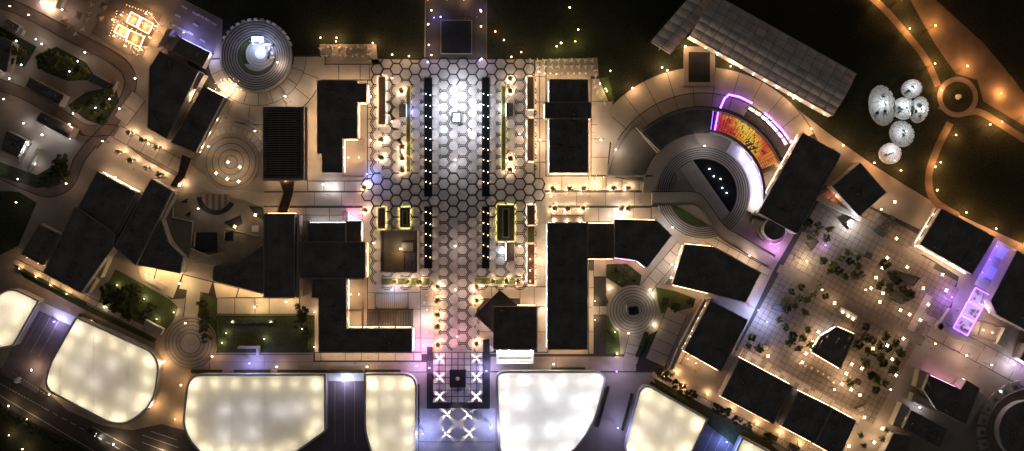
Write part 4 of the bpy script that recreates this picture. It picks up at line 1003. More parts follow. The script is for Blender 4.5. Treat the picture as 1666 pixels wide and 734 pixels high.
def marquee(o, du, dv, nu, nv, h, rise, label, vault=False):
    c = P(o[0]+du[0]/2+dv[0]/2, o[1]+du[1]/2+dv[1]/2, h); b = empty('marquee', (c.x, c.y, 0), label, 'marquee')
    for i in range(nu):
        for j in range(nv): quad_panel(o, du, dv, i, j, nu, nv, h, rise, 'tent', 'roof_panel', b, vault)
    cs = [P(o[0]+du[0]*s+dv[0]*t, o[1]+du[1]*s+dv[1]*t, h) for s, t in ((0, 0), (1, 0), (1, 1), (0, 1))]
    for a, d in zip(cs, cs[1:]+cs[:1]):
        bm = bmesh.new(); bar(bm, a, d, .3, .5); obj('eave_beam', bm, 'white', b)
        nleg = max(2, round((d-a).length/5)+1)
        for k in range(nleg):
            p = a.lerp(d, k/(nleg-1)); bm = bmesh.new(); box(bm, (p.x, p.y, h/2), (.2, .2, h)); obj('post', bm, 'white', b)
    bm = bmesh.new(); bar(bm, cs[0]-Vector((0, 0, h/2)), cs[1]-Vector((0, 0, h/2)), .08, h-.6); obj('side_wall', bm, 'white', b)
    return b, cs
mq, cs = marquee((1122, 58), (233, 130), (38, -68), 15, 6, 7.0, .5, 'large grid-roofed white marquee on the lawn')
for k in range(12):
    p = cs[0].lerp(cs[1], (k+.5)/12); nn = Vector((-.48, -.87, 0)); q = p+nn*.8
    light('POINT', (q.x, q.y, 4.2), WARM if k % 3 else ORANGE, 22 if k not in (2, 3, 6, 7) else 60, mq)
    bm = bmesh.new(); box(bm, (q.x, q.y, 4.4), (.3, .3, .2)); obj('eave_lamp', bm, 'g_warm', mq)
mq2, cs2 = marquee((1137, -22), (-78, 90), (32, 20), 8, 2, 5.0, 1.6, 'narrow white marquee with arched bays', True)
def dome(cx, cy, rx, ry, rot, label, power, nseg=14):
    rx *= 1.13; ry *= 1.13
    c = P(cx, cy); b = empty('event_dome', (c.x, c.y, 0), label, 'dome', None)
    R_ = Matrix.Rotation(math.radians(rot), 2); sx, sy = rx*S, ry*S
    ang = [2*PI*k/nseg for k in range(nseg)]
    def pt(a, e): 
        v_ = R_ @ Vector((math.cos(a)*sx*math.cos(e), math.sin(a)*sy*math.cos(e))); return Vector((c.x+v_.x, c.y+v_.y, .3+.75*min(sx, sy)*math.sin(e)))
    obj('floor', prism(bmesh.new(), [pt(a, 0) for a in ang], 0, .18), 'white', b)
    levels = [0, .5, 1.0, 1.35]
    bm = bmesh.new(); rings = [[bm.verts.new(pt(a+(li % 2)*PI/nseg, e)) for a in ang] for li, e in enumerate(levels)]
    tp = bm.verts.new(pt(0, PI/2))
    st_ = bmesh.new()
    for li in range(3):
        for k in range(nseg):
            A, B_, C, D_ = rings[li][k], rings[li][(k+1) % nseg], rings[li+1][(k+1) % nseg], rings[li+1][k]
            if li % 2 == 0: tri = ((A, B_, D_), (B_, C, D_))
            else: tri = ((A, B_, C), (A, C, D_))
            for t_ in tri:
                bm.faces.new(t_)
            bar(st_, A.co, B_.co, .07); bar(st_, A.co, D_.co, .07); bar(st_, tri[0][1].co, tri[0][2].co, .07)
    for k in range(nseg): bm.faces.new((rings[3][k], rings[3][(k+1) % nseg], tp)); bar(st_, rings[3][k].co, tp.co, .07)
    obj('skin', bm, 'clear', b); obj('strut_frame', st_, 'metal', b)
    for k in range(nseg):
        p, q = pt(ang[k]+.06, 0), pt(ang[(k+1) % nseg]-.06, 0); bm = bmesh.new(); bar(bm, p+Vector((0, 0, .45)), q+Vector((0, 0, .45)), .25, .7); obj('skirt_panel', bm, 'white', b)
    rr = random.Random(int(cx))
    for _ in range(3):
        v_ = R_ @ Vector((rr.uniform(-.45, .45)*sx, rr.uniform(-.45, .45)*sy)); bm = bmesh.new(); q = (c.x+v_.x, c.y+v_.y, .18)
        if rr.random() < .5: box(bm, (q[0], q[1], .6), (1.3, .5, .9), rr.random()*3)
        else: lathe(bm, q, [(.5, 0), (.1, .1), (.1, .7), (.8, .75), (.8, .8)], 10)
        obj('furniture', bm, 'carpaint', b)
    light('POINT', (c.x+.8, c.y+.9, .3+.75*min(sx, sy)*.8), (.86, .94, 1), power*.2, b, .1)
    bm = bmesh.new(); lathe(bm, (c.x+.8, c.y+.9, .35+.75*min(sx, sy)*.8), [(.1, .2), (.3, .1), (.3, 0)], 8); obj('hanging_lamp', bm, 'g_cool', b)
dome(1434, 172, 19, 29, 8, 'tallest clear dome glowing white in the cluster', 800, 16)
dome(1482, 145, 15, 13, 20, 'clear glowing dome with a white fan shape inside', 560)
dome(1469, 177, 16, 16, 0, 'square-looking clear glowing dome at the cluster centre', 800, 12)
dome(1494, 179, 13, 19, -15, 'slim clear glowing dome joined to the central one', 560)
dome(1466, 218, 17, 19, 30, 'clear glowing dome linking the cluster to its tail', 640)
dome(1447, 250, 16, 15, 10, 'last clear glowing dome with a box seat inside', 640)
# round garden on the park path
rg = empty('round_garden', P(1558, 158), 'round dark garden ringed by a sandy path', 'garden')
obj('path_ring', ringbm(bmesh.new(), 1558, 158, 25, 33, 0, .12), 'street', rg); obj('bed', prism(bmesh.new(), PX(disc(1558, 158, 24.6, 48)), 0, .2), 'grass', rg)
obj('inner_ring', ringbm(bmesh.new(), 1558, 158, 12, 14, 0, .35), 'hedge', rg)
bm = bmesh.new(); p = P(1558, 158); lathe(bm, (p.x, p.y, .2), [(1.2, 0), (1.1, .5), (.3, .6), (.25, 1.8), (.9, 2.0), (.2, 2.3)], 14); obj('urn', bm, 'white', rg)
# ------------------------------------------------------------------ round lamp garden and playground
pg = empty('round_terrace', P(376, 265), 'round timber terrace with five star lamps', 'terrace')
obj('floor', prism(bmesh.new(), PX(disc(376, 264, 46, 60)), 0, .22), 'step', pg)
for k in range(14):
    a = 20+k*10
    q = sector(376, 264, 48, 58, a, a+9, 3); obj('ring_slab', prism(bmesh.new(), PX(q), 0, .35 if k % 2 else .3), 'step_pale' if k % 3 else 'parapet_pale', pg)
for k in range(17):
    y = 226+k*4.7; hw = math.sqrt(max(0, 45**2-(y-264)**2))
    if hw > 4: obj('plank', prism(bmesh.new(), PX(rect(376-hw, y, 376+hw, y+4.3)), .22, .26), 'wood_pale' if k % 5 == 0 else 'step', pg)
for r0, r1, a0, a1, zz in ((60, 64, 30, 168, .5), (67, 71, 40, 160, .75), (74, 78, 55, 150, 1.0)):
    obj('curved_step', prism(bmesh.new(), PX(sector(376, 264, r0, r1, a0, a1, 24)), 0, zz), 'step_pale', pg)
for r0, r1 in ((10, 11), (20, 21), (30, 31), (40, 41)): obj('inlay_ring', ringbm(bmesh.new(), 376, 264, r0, r1, .2, .275), 'joint', pg)
cwk = sheet('garden_walk', ribbon(smooth([(292, 262), (318, 288), (355, 306), (395, 320), (440, 325)], 6), 21), 'slab', 'curved walk passing between round terrace and playground', .05)
pl = empty('playground', P(352, 390), 'playground court with a cross-shaped wall plan', 'playground')
obj('floor', prism(bmesh.new(), PX([(282, 330), (300, 316), (330, 312), (400, 326), (429, 340), (429, 392), (400, 418), (360, 432), (320, 428), (296, 410), (278, 380)]), 0, .2), 'roof_pale', pl)
obj('sand_ring', prism(bmesh.new(), PX(sector(352, 318, 32, 48, 178, 342, 20)), 0, .26), 'step', pl)
obj('soft_ring', prism(bmesh.new(), PX(sector(352, 318, 24, 32, 185, 335, 20)), 0, .3), 'black', pl)
for k in range(9):
    x = 330+k*5; obj('plank', prism(bmesh.new(), PX(rect(x, 316, x+4.6, 318+math.sqrt(max(1, 23**2-(x+2-352)**2)))), 0, .3), 'wood' if k % 2 else 'step', pl)
for a, d in (((282, 354), (314, 361)), ((314, 361), (310, 400)), ((310, 404), (340, 417)), ((368, 372), (420, 384)), ((366, 376), (364, 392)), ((340, 416), (362, 412)), ((282, 338), (281, 354)), ((318, 378), (316, 402))):
    bm = bmesh.new(); bar(bm, P(*a, .5), P(*d, .5), .45, 1.0); obj('low_wall', bm, 'parapet_pale', pl)
for q in (rect(318, 378, 354, 410), rect(366, 378, 380, 392), [(364, 362), (392, 350), (395, 364), (380, 372)], [(405, 335), (428, 338), (428, 358), (415, 350)], [(300, 350), (311, 344), (309, 353)], [(293, 330), (306, 322), (304, 330)]):
    obj('play_bed', prism(bmesh.new(), PX(q), 0, .4), 'black', pl)
obj('sand_tray', prism(bmesh.new(), PX(rect(410, 367, 421, 377)), 0, .4), 'white', pl)
for q, lab in (([(454, 294), (479, 292), (478, 312), (468, 346), (451, 346), (461, 314)], 'timber gangway bridging louvre roof and narrow roof'), ([(296, 252), (312, 258), (300, 290), (286, 306), (277, 302), (290, 280)], 'timber gangway beside the round terrace')):
    W = PX(q, 4.0); c = sum(W, Vector())/len(W); g = empty('gangway', (c.x, c.y, 0), lab, 'gangway')
    obj('deck', prism(bmesh.new(), W, 3.7, 4.0, bottom=True), 'wood', g)
    qq = ccw(W); obj('rail', ringwall(bmesh.new(), qq, inset(qq, .15), 4.0, 4.3), 'wood_pale', g)
    for p in inset(qq, .5): bm = bmesh.new(); box(bm, (p.x, p.y, 1.85), (.25, .25, 3.7)); obj('post', bm, 'metal', g)
# ------------------------------------------------------------------ plants
def leafcloud(bm, rd, n, shape, size):
    for _ in range(n):
        p = shape(rd); s = size*rd.uniform(.6, 1.3)
        nrm = Vector((rd.gauss(0, .6), rd.gauss(0, .6), rd.uniform(.2, 1))).normalized(); a = rd.random()*6.28
        x = nrm.orthogonal().normalized(); y = nrm.cross(x); x, y = x*math.cos(a)+y*math.sin(a), y*math.cos(a)-x*math.sin(a)
        bm.faces.new([bm.verts.new(p+x*s), bm.verts.new(p+y*s*.55), bm.verts.new(p-x*s), bm.verts.new(p-y*s*.55)])
def make_tree(seed, h, r, m):
    rd = random.Random(seed); t = empty('tree', (0, 0, 0), 'x', 'tree'); bm = bmesh.new()
    tube(bm, [(0, 0, 0), (.05, .02, h*.3), (0, .08, h*.6)], [.17, .13, .09], 7)
    blobs = []
    for k in range(9):
        a = k*2.4+rd.random(); rr_ = r*rd.uniform(.3, .8); e = Vector((math.cos(a)*rr_, math.sin(a)*rr_, h*rd.uniform(.62, .92)))
        tube(bm, [(0, .05, h*rd.uniform(.35, .6)), e*.6+Vector((0, 0, h*.25)), e], [.08, .05, .02], 5); blobs.append((e, r*rd.uniform(.26, .45)))
    obj('trunk', bm, 'bark', t, True)
    def sh(rd):
        e, q = rd.choice(blobs); v_ = Vector((rd.gauss(0, 1), rd.gauss(0, 1), rd.gauss(0, 1))).normalized()*q*rd.uniform(.5, 1.05); v_.z *= .75
        return e+v_
    bm = bmesh.new(); leafcloud(bm, rd, 850, sh, .28); obj('crown', bm, m, t, True)
    return t
def make_palm(seed, h=4.2, L=2.1):
    rd = random.Random(seed); t = empty('palm_tree', (0, 0, 0), 'x', 'palm'); bm = bmesh.new()
    tube(bm, [(0, 0, 0), (.06, 0, h*.5), (.03, .05, h)], [.2, .15, .13], 8); obj('trunk', bm, 'bark', t, True)
    bm = bmesh.new(); n = 15
    for k in range(n):
        a = 2*PI*k/n+rd.uniform(-.12, .12); d = Vector((math.cos(a), math.sin(a), 0)); w_ = Vector((-d.y, d.x, 0)); el = rd.uniform(.15, .9); pts = []
        for s in range(6):
            f = s/5; pts.append(Vector((.03, .05, h))+d*L*f*(1-.1*f*f)+Vector((0, 0, L*(el*f-.85*f*f))))
        for s in range(5):
            p, q = pts[s], pts[s+1]; w0, w1 = .34*math.sin(PI*min(1, .15+s/5)), .34*math.sin(PI*min(1, .15+(s+1)/5))
            for sg_ in (-1, 1):
                bm.faces.new([bm.verts.new(p), bm.verts.new(q), bm.verts.new(q+w_*w1*sg_+d*.15-Vector((0, 0, .1))), bm.verts.new(p+w_*w0*sg_*.35+d*.15-Vector((0, 0, .1)))])
    obj('crown', bm, 'palmleaf', t, True); return t
T = [make_tree(s, 4.2+.3*s, 1.7+.12*s, 'leaf' if s == 0 else 'leaf_pale') for s in range(4)]
TB = [make_tree(20+s, 5.6, 2.5, 'leaf') for s in range(2)]
PM = [make_palm(s) for s in range(3)]
TS = 1.22
def put(protos, pts, label, group, jit=1.0, sc=(.8, 1.2), z=0.0):
    for k, (x, y) in enumerate(pts):
        pr = protos[k % len(protos)]
        s_ = random.uniform(*sc); big = 'large' if s_ > (sc[0]+sc[1])/2 else 'small'
        tone = ('pale olive ' if (k % len(protos)) else 'dark green ') if protos is T else ''
        dup(pr, P(x, y)+Vector((0, 0, z)), random.random()*6.28, s_*TS, big+' '+tone+label.replace('small ', '').replace('dark garden', 'garden').replace('small dark', '').replace('dark tree', 'tree'), group+', '+big+' '+tone.strip())
put(T, [(1310, 362), (1328, 367), (1346, 372), (1322, 380), (1304, 372), (1340, 388), (1314, 388)], 'small round tree in the clump beside the violet tent', 'trees beside the violet tent', sc=(.7, 1.05))
put(T, [(1335, 423), (1350, 430), (1346, 441), (1365, 418), (1378, 425), (1391, 432), (1370, 449), (1386, 448), (1358, 440), (1398, 446), (1376, 410), (1392, 418)], 'small round tree in the clump beside the warm flooded plaza', 'trees beside the warm plaza flood', sc=(.7, 1.1))
put(T, [(1284, 474), (1300, 466), (1321, 476), (1310, 488), (1340, 482), (1296, 484), (1330, 466)], 'small round tree on the plaza behind the irregular black roof', 'trees behind the irregular roof', sc=(.7, 1.05))
put(T, [(1275, 500), (1290, 497), (1306, 508), (1272, 531), (1285, 545), (1301, 549), (1281, 556), (1296, 566), (1264, 520), (1316, 560), (1310, 535)], 'small round tree at the edge of the blue tiles', 'trees by the blue lit tiles', sc=(.7, 1.05))
put(T, [(1220, 548), (1215, 561), (1231, 566)], 'small round tree beside the pink cart', 'trees beside the pink cart', sc=(.7, .95))
put(T, [(1405, 530), (1412, 551), (1426, 560), (1435, 545), (1441, 566), (1451, 556), (1457, 571), (1400, 588), (1412, 608), (1391, 619), (1421, 616), (1446, 600), (1432, 590), (1436, 622), (1409, 571), (1424, 580), (1390, 560), (1400, 546), (1452, 586), (1378, 620), (1420, 632)], 'small round tree among the star lamps of the market', 'trees among the star lamps', sc=(.75, 1.15))
put(T, [(1432, 430), (1445, 448), (1425, 462), (1440, 470), (1455, 456), (1462, 470), (1470, 480)], 'small dark tree between the star lamps and the kiosks', 'dark trees by the kiosks', sc=(.9, 1.3))
put(TB, [(185, 470), (200, 480), (215, 472), (198, 498), (180, 486), (226, 492), (240, 510), (213, 510), (252, 498), (228, 470)], 'leafy tree on the lawn above the ringed circle', 'trees on the ringed circle lawn')
put(TB, [(334, 494), (340, 510), (336, 530), (345, 520), (340, 548)], 'leafy tree on the narrow lawn beside the cream path', 'trees on the narrow lawn')
put(TB, [(495, 505), (497, 514), (490, 525), (503, 540)], 'leafy tree at the corner of the dark lawn', 'trees at the dark lawn corner')
put(T, [(72, 96), (86, 88), (100, 96), (118, 104), (132, 114), (92, 108), (110, 118), (145, 122), (76, 108), (128, 126)], 'dark garden tree in the villa garden block', 'trees in the villa garden block')
put(T, [(10, 60), (30, 84), (14, 82), (44, 92), (24, 100)], 'dark garden tree at the edge of the villas', 'trees at the villa edge')
put(T, [(150, 170), (165, 160), (178, 172), (160, 186), (172, 196), (132, 178), (184, 152)], 'garden tree in the triangle at the street bend', 'trees at the street bend')
put(TB, [(100, 270), (110, 262), (92, 283), (104, 278), (82, 296), (112, 285)], 'leafy tree outside the courtyard house', 'trees outside the courtyard house')
put(TB, [(1080, 490), (1120, 490), (1096, 498)], 'leafy tree on the green lawn crescent', 'trees on the lawn crescent', sc=(.6, .9))
put(T, [(1000, 440), (1012, 436), (1025, 445), (1008, 455), (1030, 458), (1018, 450)], 'brown shrub in the planted lawn bed', 'shrubs in the lawn bed', sc=(.5, .8))
put(TB, [(1098, 622), (1082, 610), (1123, 640), (1163, 662), (1195, 680), (1212, 692), (1245, 708), (1070, 602), (1108, 634), (1178, 668)], 'leafy tree in the planting strip along the slanting canopy', 'trees along the slanting canopy', sc=(.7, 1.0))
RT = [(8+k*14.5, 664+k*8.2) for k in range(12)]
put(TB, RT, 'clipped round tree in the row along the asphalt road', 'trees along the asphalt road', sc=(.75, .95))
# hedges: a dark box of leaves
def hedge(a, b, wd, ht, label, group=None):
    A, B_ = P(*a), P(*b); L = (B_-A).length; u_ = (B_-A).normalized(); n_ = Vector((-u_.y, u_.x, 0)); w_ = wd*S
    h = empty('hedge', A, label, 'hedge', group)
    bm = bmesh.new(); bar(bm, A+Vector((0, 0, ht*.45)), B_+Vector((0, 0, ht*.45)), w_*.8, ht*.9); obj('core', bm, 'hedge', h)
    bm = bmesh.new(); rd = random.Random(int(L*10))
    leafcloud(bm, rd, min(2200, int(L*w_*9)), lambda r: A+u_*r.uniform(0, L)+n_*r.uniform(-.5, .5)*w_*1.1+Vector((0, 0, ht*(.55+.5*r.random()))), .2)
    obj('foliage', bm, 'leaf', h)
for a, b_, wd, ht, lab in (
    ((312, 604), (362, 604), 7, 1.2, 'clipped hedge starting the row above the longest canopy'), ((382, 604), (440, 604), 7, 1.4, 'bushier hedge above the middle of the longest canopy'), ((452, 604), (590, 604), 6, 1.2, 'long hedge above the straight ramp'),
    ((594, 603.5), (652, 603.5), 6, 1.3, 'hedge above the upright canopy'), ((680, 625), (680, 690), 6, 1.3, 'hedge along the upright canopy beside the forecourt'), ((897, 600), (952, 600), 6, 1.2, 'hedge above the coolest canopy'),
    ((990, 628), (972, 694), 5, 1.2, 'hedge down the side of the coolest canopy'), ((1028, 640), (1012, 700), 5, 1.2, 'hedge down the side of the slanting canopy'), ((1058, 622), (1120, 656), 6, 1.4, 'hedge along the slanting canopy top'),
    ((255, 600), (247, 655), 5, 1.2, 'hedge beside the rounded canopy near the fountain'), ((130, 512), (230, 562), 6, 1.2, 'long hedge above the rounded canopy'), ((352, 518), (356, 572), 5, 1.0, 'low hedge at the dark lawn edge'),
    ((376, 522), (446, 522), 8, 1.2, 'planter hedge below the cream terrace'), ((500, 516), (500, 570), 7, 1.2, 'hedge along the corner block lawn'), ((983, 532), (1000, 552), 5, 1.0, 'curved low hedge below the sculpture'),
    ((1052, 540), (1036, 580), 8, 1.2, 'hedge between angled paving and sculpture'), ((30, 436), (140, 494), 5, 1.0, 'hedge in the bed under the slanting roofs'), ((620, 466), (706, 466), 0.1, .1, ''),
    ((1330, 716), (1345, 724), 8, 1.0, 'square hedge block by the narrow walkway'), ((1248, 706), (1264, 714), 9, 1.0, 'round hedge block by the narrow walkway'), ((1284, 722), (1300, 730), 8, 1.0, 'small hedge block by the narrow walkway')):
    if lab: hedge(a, b_, wd, ht, lab)
# ------------------------------------------------------------------ planters with light strips
def planter(x0, y0, x1, y1, label, m='strip_warm', fill='soil', ht=.55, group=None, body='stone', glowz=.08, pw=0, col=WARM):
    c = P((x0+x1)/2, (y0+y1)/2); b = empty('planter', (c.x, c.y, 0), label, 'planter', group)
    q = ccw(PX(rect(x0, y0, x1, y1)))
    obj('box_wall', ringwall(bmesh.new(), q, inset(q, .22), 0, ht-.1), body, b); obj('rim', ringwall(bmesh.new(), inset(q, -.22), inset(q, .24), ht-.1, ht), body, b)
    obj('soil', prism(bmesh.new(), inset(q, .22), 0, ht-.08), fill, b)
    if m: obj('light_strip', ringwall(bmesh.new(), inset(q, -.06), inset(q, -.01), ht*.45+.08, ht*.45+.16), m, b)
    bm = bmesh.new(); rd = random.Random(int(x0*3+y0)); A = P(x0, y1); Bq = P(x1, y0)
    if (x1-x0)*(y1-y0) > 60:
        leafcloud(bm, rd, int((x1-x0)*(y1-y0)*.5), lambda r: Vector((r.uniform(A.x+.4, Bq.x-.4), r.uniform(A.y+.4, Bq.y-.4), ht+r.random()*.35)), .13); obj('foliage', bm, 'leaf', b)
    if pw:
        for f in ((x0-2, (y0+y1)/2), (x1+2, (y0+y1)/2)): light('POINT', P(*f, 1.3), col, pw, b, .2)
    return b
LP = [(616, 125, 627.5, 203, 'long brown planter bench with glowing rim beside the restaurant'), (858, 125, 869, 178, 'planter bench with grasses and glowing rim near the cafe tables'), (858, 193, 869, 262, 'longer planter bench with grasses and glowing rim by the stepped shops'),
      (858, 334, 870, 366, 'short brown planter bench by the footpath corner'), (858, 397, 870, 463, 'brown planter bench with three lamps beside the longest roof')]
for x0, y0, x1, y1, lab in LP:
    planter(x0, y0, x1, y1, lab)
planter(809, 334, 837, 392, 'yellow glowing flower bed round a dark core beside the channel', 'strip_yel', 'lawn'); planter(818, 340, 828, 386, 'dark inner planter of the yellow flower bed', 'strip_yel')
planter(615, 338, 627, 372, 'narrow planter edged with yellow light near the pink forecourt', 'strip_yel'); planter(651, 338, 667, 370, 'second yellow edged planter closer to the channel', 'strip_yel'); planter(655.5, 343, 662.5, 366, 'dark inner planter of the second yellow bed', None)
planter(661, 140, 668, 280, 'long yellow lit grass strip beside the channel and blue kiosk', 'strip_yel', 'lawn', .4); planter(816, 140, 823, 278, 'long yellow lit grass strip beside the channel and white kiosk', 'strip_yel', 'lawn', .4)
planter(858, 368, 870, 395, 'short lawn bed between two planter benches', None, 'lawn', .4)
planter(620, 452, 700, 464, 'grass strip planter below the kiosk block', 'strip_yel', 'lawn', .3); planter(772, 452, 848, 463, 'grass strip planter above the diamond canopy', 'strip_yel', 'lawn', .3)
SQ = {'palm planter in the column beside the blue lit grass strip': [(654, 149), (656, 240), (656, 258), (656, 277)], 'palm planter in the column beside the white kiosk': [(830, 129), (830, 149), (830, 259), (830, 277)],
      'palm planter below the long brown bench': [(622, 228), (622, 257)], 'palm planter on the footpath forecourt by the stepped shops': [(899, 307), (926, 307), (949, 307)], 'palm planter by the fan seating': [(997, 306), (1021, 306)],
      'palm planter before the longest roof': [(902, 339), (924, 339), (948, 339)], 'palm planter at the end of the straight garden footpath': [(594, 305), (596, 342)], 'palm planter by the white pavement near the five-sided roof': [(1021, 339), (1010, 340)],
      'palm planter in the row below the kiosk block': [(643, 458), (664, 458), (684, 458)], 'palm planter in the row above the diamond canopy': [(802, 457), (824, 457), (843, 457)], 'palm planter flanking the promenade stem': [(713, 466), (713, 488), (713, 511), (713, 530), (713, 560), (776, 466), (776, 488), (776, 558)]}
for lab, ps in SQ.items():
    for (x, y) in ps:
        b = planter(x-3.2, y-3.2, x+3.2, y+3.2, 'glowing square '+lab, 'strip_warm', 'soil', .6, 'glowing '+lab)
        pm = dup(PM[int(x+y) % 3], P(x, y)+Vector((0, 0, .5)), random.random()*6, random.uniform(.8, 1.1), 'palm in a '+lab, 'palms: '+lab)
        for dx, dy in ((1.3, .9), (-1.2, -1.1)):
            p = P(x, y)+Vector((dx, dy, 1.5)); light('POINT', p, WARM if y < 470 else AMBER, 75, b, .08)
# row of lit palms in the villa quarter and market
for (x, y), lab in [((x, y), 'palm with a star lamp beside the slanting forecourt') for x, y in ((216, 216), (238, 228), (262, 240), (199, 247), (220, 261), (244, 273), (266, 284), (296, 301))]:
    b = planter(x-3, y-3, x+3, y+3, 'small square planter of the slanting forecourt palms', None, 'soil', .5, 'planters of the slanting forecourt')
    dup(PM[int(x) % 3], P(x-1, y+1)+Vector((0, 0, .45)), random.random()*6, random.uniform(.9, 1.2), lab, 'slanting forecourt palms')
    for dx in (1.4, -1.4): light('POINT', P(x, y)+Vector((dx, .6, 1.4)), WARM, 75, b, .08)
for (x, y) in ((1437, 696), (1430, 712), (1400, 722), (1395, 705)):
    dup(PM[0], P(x, y), random.random()*6, 1.0, 'palm beside the star lamps at the market end', 'market end palms')
# black planted channels with lamp pairs
for x0, x1, side in ((690, 703.5, 'kiosk block'), (784, 796.5, 'yellow flower bed')):
    for y0, y1, part_ in ((126, 320, 'upper'), (336, 437, 'lower')):
        c = P((x0+x1)/2, (y0+y1)/2); b = empty('channel', (c.x, c.y, 0), ('long black water channel beside the fountain, on the %s side' if part_ == 'upper' else 'short black water channel of the lower promenade, on the %s side') % side, 'channel')
        q = ccw(PX(rect(x0, y0, x1, y1)))
        obj('edge_wall', ringwall(bmesh.new(), q, inset(q, .25), 0, .35), 'black', b); obj('water', prism(bmesh.new(), inset(q, .25), 0, .24), 'blackwater', b)
        n = int((y1-y0)/17.9)
        for k in range(n):
            y = y0+10+k*17.9
            if y > y1-8 and part_ == 'upper': continue
            if part_ == 'upper' and y < 145: continue
            for dx in (-3.6, 3.6):
                p = P((x0+x1)/2+dx, y+(1.2 if dx > 0 else -1)); bm = bmesh.new(); lathe(bm, (p.x, p.y, .15), [(.1, .1), (.1, .35), (.17, .4), (.15, .55), (.05, .6)], 8); obj('channel_lamp', bm, 'g_warm' if y > 240 else 'g_cool', b)
                light('POINT', (p.x+(.7 if dx > 0 else -.7), p.y, 1.05), WARM if y > 225 else COOL, 6 if part_ == 'upper' else 9, b, .05)
# fountain in the white pool of light
fo = empty('fountain', P(743, 191), 'square white-lit fountain basin at the promenade heart', 'fountain')
q = ccw(PX(roundpoly(rect(734.5, 182.5, 751, 200.5), 3)))
obj('basin_wall', ringwall(bmesh.new(), q, inset(q, .75), 0, .9), 'black', fo); obj('basin_floor', prism(bmesh.new(), inset(q, .55), 0, .3), 'white', fo)
p = P(743, 191.5); bm = bmesh.new(); lathe(bm, (p.x, p.y, .3), [(.3, 0), (.15, .2), (.12, 1.5), (.3, 1.6), (.05, 1.7)], 10); obj('jet_nozzle', bm, 'metal', fo)
for dx, dy in ((2.6, 2.6), (-2.6, 2.6), (2.6, -2.6), (-2.6, -2.6)): light('POINT', (p.x+dx*.5, p.y+dy*.5, 1.5), COOL, 60, fo, .1)
# light masts flooding the promenade heart
for (x, y, pw_, lab) in ((742, 150, 2300, 'slim mast with a brilliant white flood head above the fountain'), (718, 175, 950, 'white flood mast beside the upper channel, kiosk block side'), (768, 175, 950, 'white flood mast beside the upper channel, flower bed side'), (722, 214, 700, 'white flood mast below the fountain, kiosk block side'), (764, 214, 700, 'white flood mast below the fountain, flower bed side')):
    b = empty('flood_mast', P(x, y), lab, 'light mast'); p = P(x, y)
    bm = bmesh.new(); tube(bm, [(p.x, p.y, 0), (p.x, p.y, 6.6)], [.09, .06], 8); obj('pole', bm, 'metal', b)
    bm = bmesh.new(); lathe(bm, (p.x, p.y, 6.5), [(.1, .3), (.35, .2), (.4, 0), (.1, -.05)], 10); obj('lamp_head', bm, 'g_cool', b)
    light('POINT', (p.x+.6, p.y-.5, 6.2), (.78, .85, 1), pw_*.62, b, .25)
# ------------------------------------------------------------------ lamps
lm = {}
def lamp_proto(kind, gm):
    if (kind, gm) in lm: return lm[(kind, gm)]
    a = bmesh.new(); g = bmesh.new()
    if kind == 'post':
        tube(a, [(0, 0, 0), (0, 0, 3.6)], [.09, .06], 7); lathe(g, (0, 0, 3.6), [(.1, 0), (.3, .15), (.34, .35), (.2, .55), (.05, .6)], 10)
    elif kind == 'star':                                   # post lamp; glowing arms added to imitate a lens starburst
        tube(a, [(0, 0, 0), (0, 0, 4.4)], [.1, .07], 7)
        for k in range(8):
            an = k*PI/4; d = Vector((math.cos(an), math.sin(an), 0)); bar(g, d*.15+Vector((0, 0, 4.6)), d*(.5 if k % 2 else .85)+Vector((0, 0, 4.6)), .09)
        lathe(g, (0, 0, 4.4), [(.1, 0), (.26, .1), (.26, .35), (.08, .45)], 10)
    elif kind == 'bollard':
        tube(a, [(0, 0, 0), (0, 0, .85)], [.13, .12], 8); lathe(g, (0, 0, .85), [(.12, 0), (.15, .05), (.15, .25), (.05, .3)], 8)
    elif kind == 'fin':                                    # bollard whose fins cut the light into rays
        tube(a, [(0, 0, 0), (0, 0, .9)], [.14, .13], 8); lathe(g, (0, 0, 1.42), [(.05, 0), (.1, .04), (.1, .12), (.04, .16)], 8)
        for k in range(4):
            an = k*PI/2; d = Vector((math.cos(an), math.sin(an), 0)); n_ = Vector((-d.y, d.x, 0))
            bm_p = [d*.22+n_*s for s in (-.1, .1)]
            box(a, d*.24+Vector((0, 0, 1.25)), (.06, .26, .74), an)
        lathe(a, (0, 0, 1.6), [(.4, 0), (.4, .06), (.1, .12)], 10)
    lm[(kind, gm)] = (mesh('pole', a, 'metal'), mesh('lamp_head', g, gm)); return lm[(kind, gm)]
HZ = {'post': 3.9, 'star': 4.0, 'bollard': 1.35, 'fin': 1.2}
def lamps(kind, pts, gm, col, power, label, group, rad=.12):
    pm, gmsh = lamp_proto(kind, gm)
    for x, y in pts:
        c = P(x, y); b = empty({'post': 'post_lamp', 'star': 'starburst_lamp', 'bollard': 'bollard_lamp', 'fin': 'bollard_lamp'}[kind], c, label, 'lamp', group)
        obj('pole', pm, None, b, True); obj('lamp_head', gmsh, None, b, True)
        if kind == 'post': b.scale = [random.uniform(.7, 1.15)]*3
        if kind == 'star': b.rotation_euler = (0, 0, random.random()*.8)
        if power:
            z = HZ[kind]
            off = (0, 0) if kind in ('fin',) else (.55, .3) if kind != 'bollard' else (.3, .2)
            light('POINT', (c.x+off[0], c.y+off[1], z), col, power*random.uniform(.75, 1.3), b, rad if kind != 'fin' else .04)
PARK = [(1515, 45), (1475, 49), (1515, 106), (1567, 110), (1527, 148), (1624, 153), (1624, 200), (1549, 221), (1425, 2), (1665, 189), (1461, 2), (1604, 204)]
lamps('post', PARK, 'g_orange', ORANGE, 560, 'orange post lamp along the winding park path', 'orange park path lamps')
